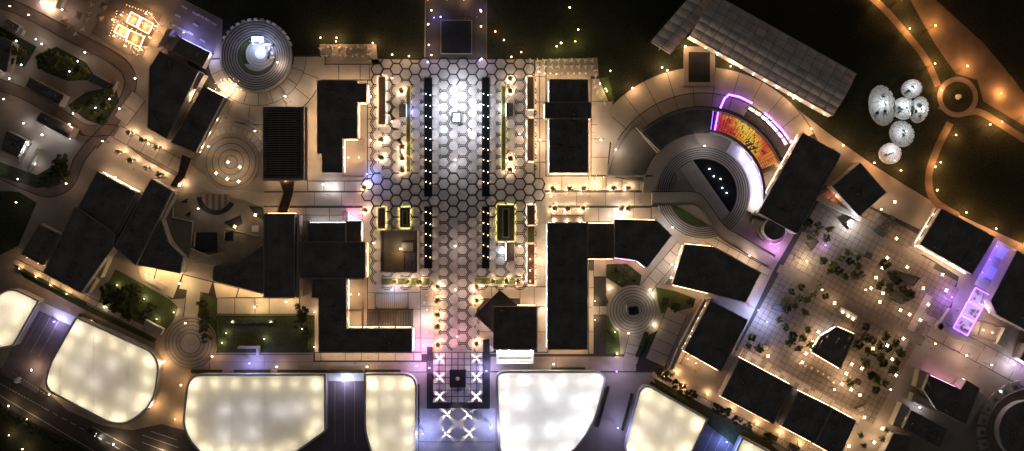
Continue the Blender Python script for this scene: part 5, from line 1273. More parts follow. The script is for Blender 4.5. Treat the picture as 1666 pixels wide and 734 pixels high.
lamps('post', [(1525, 265), (1517, 272), (1518, 310), (1565, 346), (1614, 372), (1660, 396), (1460, 278), (1417, 266)], 'g_orange', ORANGE, 300, 'orange post lamp between the dark lawn and the market', 'orange lamps by the dark lawn')
lamps('post', [(1112, 78), (1083, 117), (1027, 146), (1186, 110), (1075, 112), (1241, 132), (1287, 162), (1315, 211), (1366, 238)], 'g_orange', AMBER, 260, 'amber post lamp round the ring plaza edge', 'amber ring plaza lamps')
lamps('star', [(1449, 329), (1452, 388), (1437, 419), (1429, 435), (1419, 451), (1411, 468), (1430, 476), (1469, 434), (1526, 446), (1495, 468), (1532, 471), (1425, 490)], 'g_warm', WARM, 52, 'post lamp with added starburst rays on the market plaza below the diamond roof', 'star lamps below the diamond roof')
lamps('star', [(1458, 503), (1473, 510), (1503, 494), (1490, 519), (1463, 549), (1437, 560), (1414, 565), (1445, 582), (1396, 597), (1451, 608), (1393, 640), (1380, 590)], 'g_warm', WARM, 48, 'post lamp with added starburst rays under the market trees', 'star lamps under the market trees')
lamps('star', [(1429, 694), (1416, 716), (1400, 676), (1375, 722)], 'g_warm', WARM, 150, 'post lamp with added starburst rays by the market end palms', 'star lamps at the market end')
lamps('star', [(1326, 538), (1316, 554), (1306, 573), (1300, 587), (1371, 605), (1364, 622), (1379, 631), (1352, 492), (1245, 577)], 'g_warm', WARM, 150, 'post lamp with added starburst rays around the black market kiosk', 'star lamps round the kiosk')
lamps('star', [(376, 265), (395, 273), (357, 283), (375, 292), (393, 296)], 'g_warm', WARM, 52, 'post lamp with added starburst rays on the round timber terrace', 'star lamps on the round terrace')
lamps('star', [(420, 350), (387, 369), (298, 302)], 'g_warm', WARM, 60, 'post lamp with added starburst rays beside the playground', 'playground star lamps')
lamps('post', [(35, 70), (64, 66), (42, 108), (22, 130), (1, 100), (2, 118), (132, 102), (118, 118), (124, 186), (160, 177), (152, 183), (184, 163), (74, 74), (226, 130)], 'g_cool', (1, .9, .72), 20, 'small white lamp in the villa gardens', 'villa garden lamps')
lamps('post', [(44, 202), (76, 221), (2, 274), (35, 292), (62, 268), (52, 236)], 'g_cool', (.95, .93, .9), 34, 'cool white lamp round the courtyard house', 'courtyard house lamps')
lamps('bollard', [(171, 500), (192, 464), (236, 486), (284, 508), (256, 519), (369, 542), (362, 558), (378, 524), (441, 524), (431, 551), (492, 535), (512, 508), (512, 564)], 'g_warm', (1, .85, .55), 40, 'garden bollard lamp on the lawns round the ringed circle', 'garden bollards')
lamps('post', [(300, 624), (252, 656), (289, 680), (265, 590), (350, 578), (270, 588), (248, 660)], 'g_orange', AMBER, 130, 'amber post lamp between ringed circle and canopies', 'amber lamps between the canopies')
lamps('bollard', [(33, 437), (84, 464), (110, 478), (190, 541), (150, 522), (60, 450)], 'g_orange', AMBER, 70, 'amber bollard along the walkway under the slanting roofs', 'amber bollards by the slanting roofs')
lamps('post', [(697, 2), (703, 20), (698, 43), (699, 76), (703, 92), (783, 22), (783, 46), (784, 98), (806, 54), (820, 68), (848, 87), (832, 95), (728, 2)], 'g_orange', AMBER, 34, 'amber post lamp round the lawn entrance square', 'amber lamps at the lawn entrance')
lamps('post', [(640, 92), (667, 94), (549, 70), (608, 72), (524, 64), (550, 64), (755, 2)], 'g_orange', AMBER, 120, 'amber post lamp between lawn and restaurant terrace', 'amber lamps on the restaurant terrace')
lamps('post', [(697, 104), (781, 101), (718, 31), (707, 31), (782, 20)], 'g_blue', BLUE, 45, 'blue lamp marking the lawn entrance', 'blue entrance lamps')
lamps('fin', [(715, 583), (715, 614), (715, 645), (775, 583), (775, 614), (775, 645)], 'g_cool', (1, .9, .9), 260, 'finned bollard casting rays on the gridded square', 'finned bollards of the square', .04)
lamps('fin', [(727, 674), (762, 674), (727, 705), (763, 705)], 'g_warm', (1, .93, .8), 230, 'finned bollard casting rays on the blue forecourt', 'finned bollards of the forecourt', .04)
lamps('post', [(926, 16), (940, 51), (912, 73), (992, 117), (975, 138), (986, 150)], 'g_warm', WARM, 9, 'faint white lamp standing on the dark lawn', 'faint lawn lamps')
lamps('bollard', [(862, 422), (862, 440), (862, 458)], 'g_warm', WARM, 60, 'lamp standing on the planter bench beside the longest roof', 'planter bench lamps')
lamps('bollard', [(1080, 612), (1110, 628), (1190, 664), (1230, 688), (1268, 704), (1100, 606), (1150, 640), (1300, 722)], 'g_orange', AMBER, 130, 'amber bollard along the walkway below the market roofs', 'amber bollards below the market roofs')
lamps('bollard', [(990, 470), (1000, 540), (1063, 530), (1060, 480), (968, 520), (968, 490), (1003, 575)], 'g_warm', (1, .85, .55), 75, 'warm bollard round the ringed sculpture', 'sculpture bollards')
lamps('post', [(21, 658), (20, 706), (43, 728), (50, 680)], 'g_warm', WARM, 60, 'white lamp in the trees beside the asphalt road', 'lamps beside the asphalt road')
lamps('post', [(58, 600), (86, 640), (190, 720), (262, 736)], 'g_warm', WARM, 150, 'street lamp over the asphalt road', 'road street lamps')
def flood(x, y, col, power, gm, label, h=6.0, name='flood_mast', tilt=(0, 0)):
    b = empty(name, P(x, y), label, 'light mast'); p = P(x, y)
    bm = bmesh.new(); tube(bm, [(p.x, p.y, 0), (p.x, p.y, h+.1)], [.1, .07], 8); obj('pole', bm, 'metal', b)
    bm = bmesh.new(); box(bm, (p.x, p.y, h+.2), (.7, .4, .2)); obj('lamp_head', bm, gm, b); light('POINT', (p.x+.5, p.y-.4, h-.1), col, power*.42, b, .2)
flood(1378, 366, (.85, .92, 1), 2300, 'g_cool', 'cool white flood beside the glass front', 5)
flood(1306, 424, (1, .84, .54), 1700, 'g_warm', 'strong warm flood on the market plaza edge', 5.5)
flood(1228, 503, (.36, .46, 1), 3400, 'g_blue', 'blue flood over the tiles behind the irregular roof'); flood(1242, 522, (.4, .5, 1), 2200, 'g_blue', 'second blue flood deeper in the blue tiles')
flood(1262, 404, (.62, .3, 1), 900, 'g_purple', 'violet flood below the turret', 4); flood(1250, 396, (.75, .35, 1), 500, 'g_purple', 'violet flood on the turret terrace', 4)
flood(1338, 399, (.6, .45, 1), 500, 'g_purple', 'violet flood beside the plaza tent', 4)
flood(600, 284, (.2, .34, 1), 1000, 'g_blue', 'blue flood beside the pergola roof', 4.5); flood(541, 304, (.85, .9, 1), 500, 'g_cool', 'cool flood with ray pattern before the pergola', 3.2); flood(528, 301, COOL, 260, 'g_cool', 'cool flood beside the forecourt palms', 3)
flood(575, 352, (1, .4, .8), 650, 'g_pink', 'pink flood on the lower forecourt', 4)
flood(412, 588, (.32, .34, 1), 2000, 'g_blue', 'blue flood on the esplanade by the white goal frame', 6)
flood(690, 560, (1, .3, .68), 1900, 'g_pink', 'pink flood beside the promenade stem', 5); flood(700, 596, (1, .4, .8), 700, 'g_pink', 'pink flood at the gridded square corner', 5); flood(745, 545, (1, .45, .5), 800, 'g_pink', 'rose flood on the promenade stem', 6)
flood(690, 700, (.36, .42, 1), 2300, 'g_blue', 'blue flood at the forecourt, upright canopy side', 7); flood(798, 690, (.42, .48, 1), 2300, 'g_blue', 'blue flood at the forecourt, coolest canopy side', 7); flood(792, 600, (.48, .46, 1), 2200, 'g_blue', 'blue flood at the gridded square, pavilion side', 6); flood(680, 592, (.46, .42, 1), 1900, 'g_blue', 'blue flood on the esplanade by the upright canopy', 6)
flood(640, 470, (.5, .6, 1), 900, 'g_blue', 'pale blue flood behind the slatted awning', 5); flood(690, 520, (.9, .93, 1), 1100, 'g_cool', 'white flood on the walkway beside the promenade stem', 5)
flood(1000, 600, (.62, .55, 1), 1300, 'g_purple', 'lavender flood on the esplanade by the coolest canopy', 8); flood(1002, 690, (.42, .45, 1), 1400, 'g_blue', 'blue flood between the coolest and slanting canopies', 8)
flood(1178, 715, (.2, .35, 1), 1700, 'g_blue', 'blue flood on the slanting ramp', 5); flood(95, 522, (.55, .52, 1), 1000, 'g_blue', 'violet flood on the ramp head', 4); flood(561, 618, (.62, .66, 1), 1100, 'g_blue', 'blue white flood on the straight ramp head', 4)
flood(1540, 482, (.38, .2, 1), 2200, 'g_purple', 'violet flood spilling on the market tiles', 5)
flood(1640, 590, (.8, .8, 1), 900, 'g_cool', 'cool flood by the round arcade', 5); flood(1560, 575, (1, .7, .6), 1100, 'g_warm', 'rose flood on the avenue', 7); flood(1490, 660, COOL, 300, 'g_cool', 'cool flood by the pale gable end', 4); flood(1620, 634, COOL, 500, 'g_cool', 'cool flood by the thin pale wall', 4)
flood(304, 56, (.3, .28, 1), 520, 'g_blue', 'blue flood on the lounge terrace', 4); flood(345, 92, (.5, .52, 1), 700, 'g_blue', 'blue flood on the fan plaza edge', 4); flood(326, 118, COOL, 160, 'g_cool', 'cool lamp by the pale stair wall', 4); flood(368, 138, (1, .8, .58), 260, 'g_warm', 'warm flood on the fan plaza string lights', 5); flood(455, 104, (1, .8, .62), 420, 'g_warm', 'warm flood on the amphitheatre steps', 4); flood(470, 160, (1, .84, .66), 900, 'g_warm', 'warm flood on the fan plaza slabs', 7)
flood(1000, 347, (.85, .93, 1), 800, 'g_cool', 'cool flood by the five-sided roof forecourt', 4); flood(968, 300, (1, .8, .42), 800, 'g_warm', 'golden flood on the forecourt star lights', 4)
flood(975, 230, (1, .86, .74), 900, 'g_warm', 'warm flood on the plaza by the stepped shops', 7); flood(1000, 245, (1, .8, .6), 300, 'g_warm', 'soft flood on the fan seating rim', 5)
flood(300, 460, (1, .75, .4), 900, 'g_warm', 'amber flood on the cream terrace', 6); flood(420, 498, (1, .75, .4), 900, 'g_warm', 'amber flood on the cream slab terrace', 6); flood(470, 490, (1, .72, .4), 500, 'g_warm', 'amber flood at the narrow roof foot', 5); flood(245, 446, (1, .76, .42), 600, 'g_warm', 'amber flood under the dark crescent roof', 5)
flood(895, 320, (1, .85, .6), 330, 'g_warm', 'warm flood at the promenade corner', 5); flood(876, 120, WARM, 700, 'g_warm', 'warm flood by the cafe tables', 5); flood(606, 160, WARM, 500, 'g_warm', 'warm flood beside the restaurant wall', 5); flood(606, 230, WARM, 500, 'g_warm', 'warm flood by the slatted roof terrace', 5); flood(878, 230, WARM, 800, 'g_warm', 'warm flood beside the stepped shops', 5); flood(878, 420, WARM, 800, 'g_warm', 'warm flood beside the longest roof', 5); flood(880, 500, (1, .92, .85), 600, 'g_warm', 'pale flood behind the square pavilion', 5); flood(640, 200, WARM, 420, 'g_warm', 'warm flood on the hexagons by the brown bench', 5); flood(845, 220, WARM, 520, 'g_warm', 'warm flood on the hexagons by the grasses', 5); flood(845, 400, WARM, 700, 'g_warm', 'warm flood on the hexagons below the footpath', 5); flood(611, 395, WARM, 260, 'g_warm', 'warm flood by the kiosk block', 5); flood(742, 400, (1, .76, .66), 520, 'g_warm', 'rose white flood between the lower channels', 7); flood(742, 262, (.95, .92, 1), 900, 'g_cool', 'pale flood between the upper channels', 7); flood(742, 470, (1, .66, .55), 520, 'g_warm', 'rose flood at the top of the promenade stem', 6); flood(640, 130, WARM, 300, 'g_warm', 'warm flood by the terrace corner', 5)
flood(790, 520, (1, .75, .66), 500, 'g_warm', 'rose flood beside the diamond canopy', 4); flood(1090, 430, (1, .9, .8), 500, 'g_warm', 'pale flood on the slab link', 5); flood(1215, 415, (1, .85, .72), 500, 'g_warm', 'pale flood on the angled strip', 5); flood(1120, 545, (1, .82, .62), 500, 'g_warm', 'warm flood on the wide angled paving', 6); flood(1140, 240, (.9, .86, .9), 500, 'g_warm', 'pale flood over the amphitheatre steps', 8); flood(1090, 370, (.95, .88, .85), 450, 'g_warm', 'pale flood on the lower amphitheatre steps', 6)
flood(178, 232, (1, .66, .48), 330, 'g_warm', 'rose street light at the lane junction', 7); flood(125, 205, (1, .66, .5), 260, 'g_warm', 'rose street light over the middle lane', 7); flood(205, 180, (1, .68, .48), 280, 'g_warm', 'amber street light by the driveway', 7); flood(60, 30, (1, .75, .6), 70, 'g_warm', 'rose street light on the upper street', 7); flood(150, 90, (1, .78, .62), 90, 'g_warm', 'pale street light on the upper street', 7); flood(110, 20, (1, .72, .6), 230, 'g_warm', 'rose light on the umbrella terrace', 5); flood(20, 165, (1, .68, .5), 150, 'g_warm', 'pale street light at the lane end', 7)

flood(455, 594, (1, .74, .52), 260, 'g_warm', 'added soft fill flood on the esplanade below the dark lawn', 5); flood(600, 594, (1, .8, .62), 260, 'g_warm', 'added soft fill flood on the esplanade below the corner block', 5); flood(900, 590, (1, .84, .72), 300, 'g_warm', 'added soft fill flood on the esplanade below the longest roof', 5)  # floods added to lift the brightness of the esplanade
flood(308, 524, (1, .68, .4), 190, 'g_warm', 'added amber fill flood at the ringed circle by the cream path', 5); flood(275, 585, (1, .64, .36), 150, 'g_warm', 'added amber fill flood at the ringed circle by the rounded canopy', 5)  # amber floods added so the rings stand out
flood(1055, 470, (1, .86, .7), 200, 'g_warm', 'pale flood on the slab link by the sculpture', 5); flood(1020, 540, (1, .84, .66), 200, 'g_warm', 'pale flood beside the ringed sculpture', 5)

flood(30, 16, (1, .7, .55), 120, 'g_warm', 'added rose fill light at the upper street end', 7); flood(250, 236, (1, .74, .52), 160, 'g_warm', 'added amber fill light over the slanting forecourt', 6); flood(197, 290, (1, .72, .52), 120, 'g_warm', 'added amber fill light behind the palm row', 6); flood(120, 300, (1, .7, .52), 120, 'g_warm', 'added rose fill light on the bending lane', 7); flood(40, 330, (1, .72, .55), 70, 'g_warm', 'added rose fill light by the bare plot', 7)  # lights added to brighten the paving of the villa quarter
flood(345, 240, (1, .8, .6), 120, 'g_warm', 'soft light on the round terrace rim', 5); flood(420, 215, (1, .8, .6), 160, 'g_warm', 'soft light behind the louvre roof', 5); flood(330, 340, (1, .8, .6), 90, 'g_warm', 'soft light on the playground', 6)
flood(1400, 470, (1, .72, .45), 120, 'g_warm', 'warm flood among the market trees', 6); flood(1330, 470, (1, .72, .46), 90, 'g_warm', 'warm flood behind the irregular roof trees', 6); flood(1480, 400, (1, .7, .45), 130, 'g_warm', 'warm flood by the black hall stalls', 6); flood(1350, 630, (1, .72, .46), 130, 'g_warm', 'warm flood above the market roofs', 6); flood(1440, 630, (1, .7, .46), 100, 'g_warm', 'warm flood at the market cross strip', 6); flood(1425, 341, (1, .75, .5), 220, 'g_warm', 'warm flood behind the diamond roof', 6)
flood(1600, 590, (1, .72, .62), 300, 'g_warm', 'rose flood farther along the avenue', 7); flood(1510, 556, (1, .75, .62), 220, 'g_warm', 'rose flood at the avenue start', 7)
# ------------------------------------------------------------------ market stalls, tents, furniture
def stall(pts, h, label, m, lampc=None, pw=0, name='market_stall', cat='stall'):
    k = canopy_box(pts, h, label, m, lampc, pw, name, .2, True, cat); W = PX(pts); q = inset(ccw(W), .8)
    obj('counter', prism(bmesh.new(), q, 0, 1.0), 'wood', k); return k
stall([(1376, 362), (1384, 356), (1391, 360), (1383, 370)], 2.8, 'dark box stall in the cool white light', 'roof')
stall([(1312, 396), (1325, 388), (1332, 392), (1320, 408)], 2.8, 'dark violet plaza tent beside the warm flood', 'roof_brown')
mk = B([(1362, 532), (1392, 545), (1368, 600), (1320, 572), (1335, 548)], 4.0, 'black market kiosk roof with lit counters', 'w-wwc', 'roof', units=3, name='market_kiosk', cat='kiosk', pw=.8)
stall([(1360, 504), (1368, 498), (1398, 514), (1390, 526)], 3.2, 'black bar roof with three round lamps', 'roof')
for x, y in ((1371, 508), (1380, 514), (1388, 519)):
    p = P(x, y, 3.2); bm = bmesh.new(); lathe(bm, (p.x, p.y, 3.2), [(.5, 0), (.5, .2), (.2, .35)], 12); o = tag(obj('roof_lamp', bm, 'g_warm'), 'round lamp on the black bar roof', 'lamp', 'bar roof lamps'); light('POINT', (p.x, p.y+.6, 4.2), WARM, 40, o, .1)
stall([(1449, 470), (1476, 484), (1468, 496), (1440, 482)], 3.0, 'black open kiosk with pale end panels', 'roof')
stall([(1455, 440), (1497, 452), (1486, 466), (1452, 450)], 3.0, 'dark flat tent among the star lamps', 'roof_brown')
stall([(1410, 410), (1420, 414), (1416, 421), (1406, 417)], 2.2, 'small dark cart in a pale frame', 'roof')
stall([(1240, 560), (1252, 562), (1250, 570), (1241, 570)], 2.4, 'pink cart roof beside the small trees', 'parasol')
stall([(1393, 663), (1404, 660), (1408, 668), (1398, 672)], 2.4, 'pink parasol cart at the market end', 'parasol')
stall([(1260, 493), (1276, 500), (1272, 508), (1256, 502)], 2.6, 'dark stall at the blue tile edge', 'roof')
# flat black blocks of the gridded square
def block(pts, z, label, name='hedge_wall', cat='hedge wall', m='black'):
    W = PX(pts); c = sum(W, Vector())/len(W); b = empty(name, (c.x, c.y, 0), label, cat); obj('block_body', prism(bmesh.new(), W, 0, z-.1), m, b); q = ccw(W); obj('top_cap', prism(bmesh.new(), inset(q, -.06), z-.1, z), m, b); return b
mn = block(rect(732, 601, 758, 629), 2.2, 'black square monument block on the gridded square', 'monument', 'monument'); bm = bmesh.new(); p = P(745, 615); lathe(bm, (p.x, p.y, 2.2), [(.9, 0), (.5, .3), (.6, .7), (.2, 1.1)], 9); obj('finial', bm, 'wood_pale', mn)
block([(695, 607), (704, 607), (704, 655), (731, 655), (731, 664), (695, 664)], 1.4, 'black L-shaped wall of the gridded square, upright canopy side'); block([(786.5, 607), (796, 607), (796, 664), (763, 664), (763, 655), (786.5, 655)], 1.4, 'black L-shaped wall of the gridded square, pavilion side')
block(rect(695, 564, 704, 586), 1.4, 'short black wall at the promenade foot, walkway side'); block(rect(786.5, 552, 796, 586), 1.4, 'short black wall at the promenade foot, pavilion side')
flood(905, 78, (.9, .8, .25), 420, 'g_yel', 'yellow lawn flood by the cafe tables', 3.5); flood(935, 70, (.9, .8, .25), 260, 'g_yel', 'fainter yellow lawn flood by the cafe tables', 3.5); flood(984, 146, (1, .75, .25), 300, 'g_yel', 'yellow flood in the planted corner', 3)
# glowing restaurant terrace in the villa quarter
gr = empty('glowing_terrace', P(215, 45), 'restaurant terrace with four glowing amber roof panels', 'terrace')
obj('floor', prism(bmesh.new(), PX([(150, 55), (180, 2), (200, -8), (262, 25), (232, 92), (205, 88)]), 0, .2), 'roof_brown', gr)
for q in ([(214, 20), (229, 28), (222, 44), (206, 36)], [(231, 29), (250, 39), (242, 55), (224, 46)], [(193, 40), (209, 48), (203, 61), (186, 52)], [(211, 49), (235, 60), (228, 77), (205, 66)]):
    W = PX(q, 3.6); obj('roof_panel', prism(bmesh.new(), W, 3.4, 3.6, bottom=True), 'wood_pale', gr)
    for a, d in zip(W, W[1:]+W[:1]): bm = bmesh.new(); bar(bm, a+Vector((0, 0, .25)), d+Vector((0, 0, .25)), .3, .25); obj('light_strip', bm, 'strip_amber', gr); bm = bmesh.new(); box(bm, (a.x, a.y, 1.7), (.2, .2, 3.4)); obj('post', bm, 'wood', gr)
    c = sum(W, Vector())/4; light('POINT', (c.x, c.y, 4.9), (1, .6, .32), 150, gr, .1)
for x, y in ((186, 34), (200, 26), (240, 24), (256, 44), (246, 62), (232, 82), (206, 76), (188, 60)): light('POINT', P(x+1.5, y+1.5, 2.4), (1, .6, .32), 110, gr); bm = bmesh.new(); lathe(bm, P(x, y), [(.08, 0), (.06, 2.2), (.25, 2.3), (.1, 2.7)], 8); obj('lantern', bm, 'g_orange', gr)
# string lights
def strings(pts, label, gm='g_warm', h=3.6, n=6, pw=34, col=WARM):
    a, d = pts; b = empty('string_light', P(*a), label, 'string light', 'string lights: '+label); A, D_ = P(*a, h), P(*d, h)
    for q in (A, D_): bm = bmesh.new(); box(bm, (q.x, q.y, h/2), (.1, .1, h)); obj('post', bm, 'metal', b)
    bm = bmesh.new(); prev = None; blb = bmesh.new()
    for k in range(n+1):
        f = k/n; q = A.lerp(D_, f)-Vector((0, 0, .7*math.sin(PI*f)))
        if prev: bar(bm, prev, q, .03)
        prev = q; box(blb, q-Vector((0, 0, .12)), (.17, .17, .17), .7)
    obj('wire', bm, 'metal', b); obj('bulb', blb, gm, b)
    for f in (.25, .75): q = A.lerp(D_, f); light('POINT', q-Vector((0, 0, 1.2)), col, pw*n*.2, b, .2)
for a, d in (((346, 148), (372, 128)), ((356, 156), (380, 128)), ((366, 160), (388, 132)), ((380, 160), (374, 130)), ((350, 136), (392, 146))): strings((a, d), 'bulb string over the fan plaza corner')
for a, d in (((184, 30), (250, 66)), ((200, 20), (256, 50)), ((186, 56), (226, 82)), ((190, 18), (178, 58)), ((240, 18), (258, 40)), ((206, 8), (246, 22))): strings((a, d), 'bulb string over the glowing amber terrace', 'g_orange', 4.4, 9, 9, (1, .6, .32))
for a, d in (((960, 288), (982, 308)), ((982, 288), (960, 308)), ((971, 286), (971, 309))): strings((a, d), 'golden bulb string over the forecourt', pw=7)
# tables, chairs, loungers, parasols
bm = bmesh.new(); lathe(bm, (0, 0, 0), [(.3, 0), (.28, .04), (.05, .08), (.05, .7)], 10); m1 = mesh('pedestal', bm, 'metal'); bm = bmesh.new(); lathe(bm, (0, 0, .7), [(.48, 0), (.5, .02), (.5, .05), (.46, .06)], 14); m2 = mesh('table_top', bm, 'white')
bm = bmesh.new(); box(bm, (0, 0, .45), (.48, .48, .06)); box(bm, (0, .23, .75), (.46, .05, .55))
for sx in (-.2, .2):
    for sy in (-.2, .2): box(bm, (sx, sy, .22), (.05, .05, .44))
mch = mesh('cafe_chair', bm, 'wood_pale'); mchd = mesh('cafe_chair', bmesh.new(), 'metal'); mchd = mch.copy(); mchd.materials.clear(); mchd.materials.append(M['white'])
def table(x, y, lab, grp, chairs=3, pale=True):
    t = empty('cafe_table', P(x, y), 'round white cafe table '+lab, 'table', 'cafe tables '+grp); obj('pedestal', m1, None, t, True); obj('table_top', m2, None, t, True); a0 = random.random()*6
    for k in range(chairs):
        a = a0+k*2*PI/chairs; o = obj('cafe_chair', mchd if pale else mch, None); o.location = P(x, y)+Vector((math.cos(a)*.85, math.sin(a)*.85, 0)); o.rotation_euler = (0, 0, a-PI/2); tag(o, ('pale' if pale else 'wooden')+' cafe chair '+lab, 'chair', 'cafe chairs '+grp)
rr = random.Random(11)
for i in range(10):
    for j in range(2): table(864+i*11, 99+j*10, 'in the rows before the black-roofed shops', 'before the shops', 3)
for i in range(8): table(886+i*9.5, 120+rr.uniform(-1, 1), 'against the shop wall', 'against the shop wall', 2, False)
for i in range(7): table(968+rr.uniform(-1.5, 1.5)+max(0, i-3)*5, 115+i*9, 'along the pale plaza edge', 'along the plaza edge', 2)
for i in range(9):
    for j in range(2): table(524+i*9.6+rr.uniform(-2, 2), 78+j*13+rr.uniform(-2, 2), 'on the restaurant terrace by the lawn', 'on the restaurant terrace', 3, i % 2 == 0)
for i in range(8): table(350+rr.uniform(0, 40), 128+rr.uniform(0, 30), 'under the bulb strings', 'under the bulb strings', 3, False)
for i in range(7): table(1302+i*9+rr.uniform(-2, 2), 590+i*5+rr.uniform(-2, 2), 'along the black market kiosk', 'along the market kiosk', 3, False)
for i in range(6): table(694+rr.uniform(-6, 2), 480+i*12, 'on the walkway by the promenade stem', 'by the promenade stem', 3, False)
for i in range(10): table(226+rr.uniform(-14, 14), 82+rr.uniform(-8, 8), 'below the glowing amber panels', 'below the amber panels', 2)
bm = bmesh.new(); box(bm, (0, -.2, .32), (.62, 1.3, .12)); box(bm, (0, .62, .5), (.62, .62, .1), rot=Matrix.Rotation(.6, 3, 'X'))
for sx in (-.26, .26):
    for sy in (-.75, .35): box(bm, (sx, sy, .14), (.06, .06, .28))
ml = mesh('lounger', bm, 'white')
for i in range(6):
    for j in range(4):
        if rr.random() < .15: continue
        x, y = 300+i*9.6-j*9+rr.uniform(-1, 1), 12+i*5.2+j*14+rr.uniform(-1, 1)
        o = obj('lounger', ml, None); o.location = P(x, y, 0); o.rotation_euler = (0, 0, 1.06); o.scale = (1.5, 1.5, 1.2); tag(o, 'white sun lounger on the blue lit terrace', 'lounger', 'sun loungers on the blue terrace')
def parasol(x, y, r, lab, m='parasol', grp=None):
    b = empty('parasol', P(x, y), lab, 'parasol', grp); p = P(x, y); bm = bmesh.new(); tube(bm, [(p.x, p.y, 0), (p.x, p.y, 2.9)], [.04, .03], 6); lathe(bm, (p.x, p.y, 0), [(.35, 0), (.3, .08), (.05, .1)], 8); obj('pole', bm, 'metal', b)
    bm = bmesh.new(); ap = bm.verts.new((p.x, p.y, 3)); ring = [bm.verts.new((p.x+r*math.cos(k*PI/2+1.05-PI/4), p.y+r*math.sin(k*PI/2+1.05-PI/4), 2.35)) for k in range(4)]
    for k in range(4): bm.faces.new((ring[k], ring[(k+1) % 4], ap))
    obj('shade', bm, m, b)
for x, y in ((142, 5), (131, 27), (119, 47), (166, 30), (172, 12), (108, 34)): parasol(x, y, 2.2, 'square brown parasol on the rose lit terrace', grp='parasols on the rose terrace')
for x, y in ((146, 22), (136, 48), (150, 8), (124, 56), (142, 32)): table(x, y, 'on the rose lit umbrella terrace', 'on the rose terrace', 3)
for k, (x, y) in enumerate(((1437, 356), (1446, 362), (1441, 368), (1452, 356), (1432, 372), (1427, 378), (1440, 378), (1456, 364), (1434, 383))): 
    b = stall([(x-5, y-2), (x-2, y-6), (x+6, y-1), (x+3, y+3)], 2.3, 'dark slanted awning stall in the cluster by the diamond roof', 'roof', name='awning_stall'); b['group'] = 'awning stalls by the diamond roof'
for k, (x, y) in enumerate(((75, 8), (80, 14), (68, 4), (84, 6))):
    o = obj('lantern', lathe(bmesh.new(), (0, 0, 0), [(.35, 0), (.45, .3), (.45, .7), (.1, .9)], 10), 'g_warm' if k % 2 else 'g_pink'); o.location = P(x, y); tag(o, 'glowing %s floor lantern on the corner terrace' % ('white' if k % 2 else 'pink'), 'lantern', 'corner terrace %s lanterns' % ('white' if k % 2 else 'pink')); light('POINT', P(x+1, y+1, 1.6), WARM if k % 2 else (1, .75, .7), 130, o)
# ------------------------------------------------------------------ road vehicles
def car(x, y, rz, label, m='carpaint'):
    c = P(x, y); b = empty('car', (c.x, c.y, ZL[0]), label, 'car'); b.rotation_euler = (0, 0, rz)
    bm = bmesh.new(); prof = [(-2.25, .45), (-2.2, .85), (-1.5, .95), (-1.0, 1.42), (.55, 1.45), (1.15, .98), (2.1, .85), (2.28, .5), (2.2, .3), (-2.2, .3)]
    L_ = [bm.verts.new((p[0], -.88 if p[1] < 1.1 else -.68, p[1])) for p in prof]; R_ = [bm.verts.new((p[0], .88 if p[1] < 1.1 else .68, p[1])) for p in prof]
    bm.faces.new(L_); bm.faces.new(R_[::-1])
    for i in range(len(prof)): j = (i+1) % len(prof); bm.faces.new((L_[i], L_[j], R_[j], R_[i]))
    obj('body', bm, m, b, True)
    bm = bmesh.new(); v_ = [bm.verts.new(q) for q in ((.6, -.62, 1.46), (.6, .62, 1.46), (1.12, .72, 1.03), (1.12, -.72, 1.03))]; bm.faces.new(v_); obj('windscreen', bm, 'window', b, True)
    bm = bmesh.new(); v_ = [bm.verts.new(q) for q in ((-1.05, -.62, 1.43), (-1.05, .62, 1.43), (-1.48, .72, 1.0), (-1.48, -.72, 1.0))]; bm.faces.new(v_); obj('rear_window', bm, 'window', b, True)
    for sx in (-1.4, 1.4):
        for sy in (-.82, .82):
            bm = bmesh.new(); tube(bm, [(sx, sy-.1, .33), (sx, sy+.1, .33)], [.33, .33], 14); w_ = obj('wheel', bm, 'tyre', b, True); bm = bmesh.new(); tube(bm, [(sx, sy-.11, .33), (sx, sy+.11, .33)], [.18, .18], 10); obj('rim', bm, 'metal', w_, True)
    for sy in (-.62, .62):
        bm = bmesh.new(); box(bm, (2.22, sy, .68), (.12, .36, .16)); obj('headlight', bm, 'g_white', b, True); bm = bmesh.new(); box(bm, (-2.24, sy, .72), (.1, .32, .14)); obj('tail_light', bm, 'led_red', b, True)
        d = bpy.data.lights.new('beam', 'SPOT'); d.energy = 1300; d.spot_size = math.radians(70); d.spot_blend = .7; d.color = (1, .96, .9); d.shadow_soft_size = .08
        o = bpy.data.objects.new('beam', d); COL.objects.link(o); o.parent = b; o.location = (2.4, sy, .7); o.rotation_euler = Vector((1, 0, -.12)).to_track_quat('-Z', 'Y').to_euler()
    return b
car(150, 703, -.5, 'dark car with lit headlamps driving on the asphalt road')
ut = empty('cabin', P(31, 618), 'small pale round-topped cabin beside the road', 'cabin'); p = P(31, 618); bm = bmesh.new(); lathe(bm, (p.x, p.y, 0), [(1.3, 0), (1.3, 2.2), (1.0, 2.6), (.2, 2.8)], 16); obj('shell', bm, 'white', ut); bm = bmesh.new(); box(bm, (p.x+1.3, p.y, 1.0), (.1, .8, 1.8)); obj('door', bm, 'metal', ut)
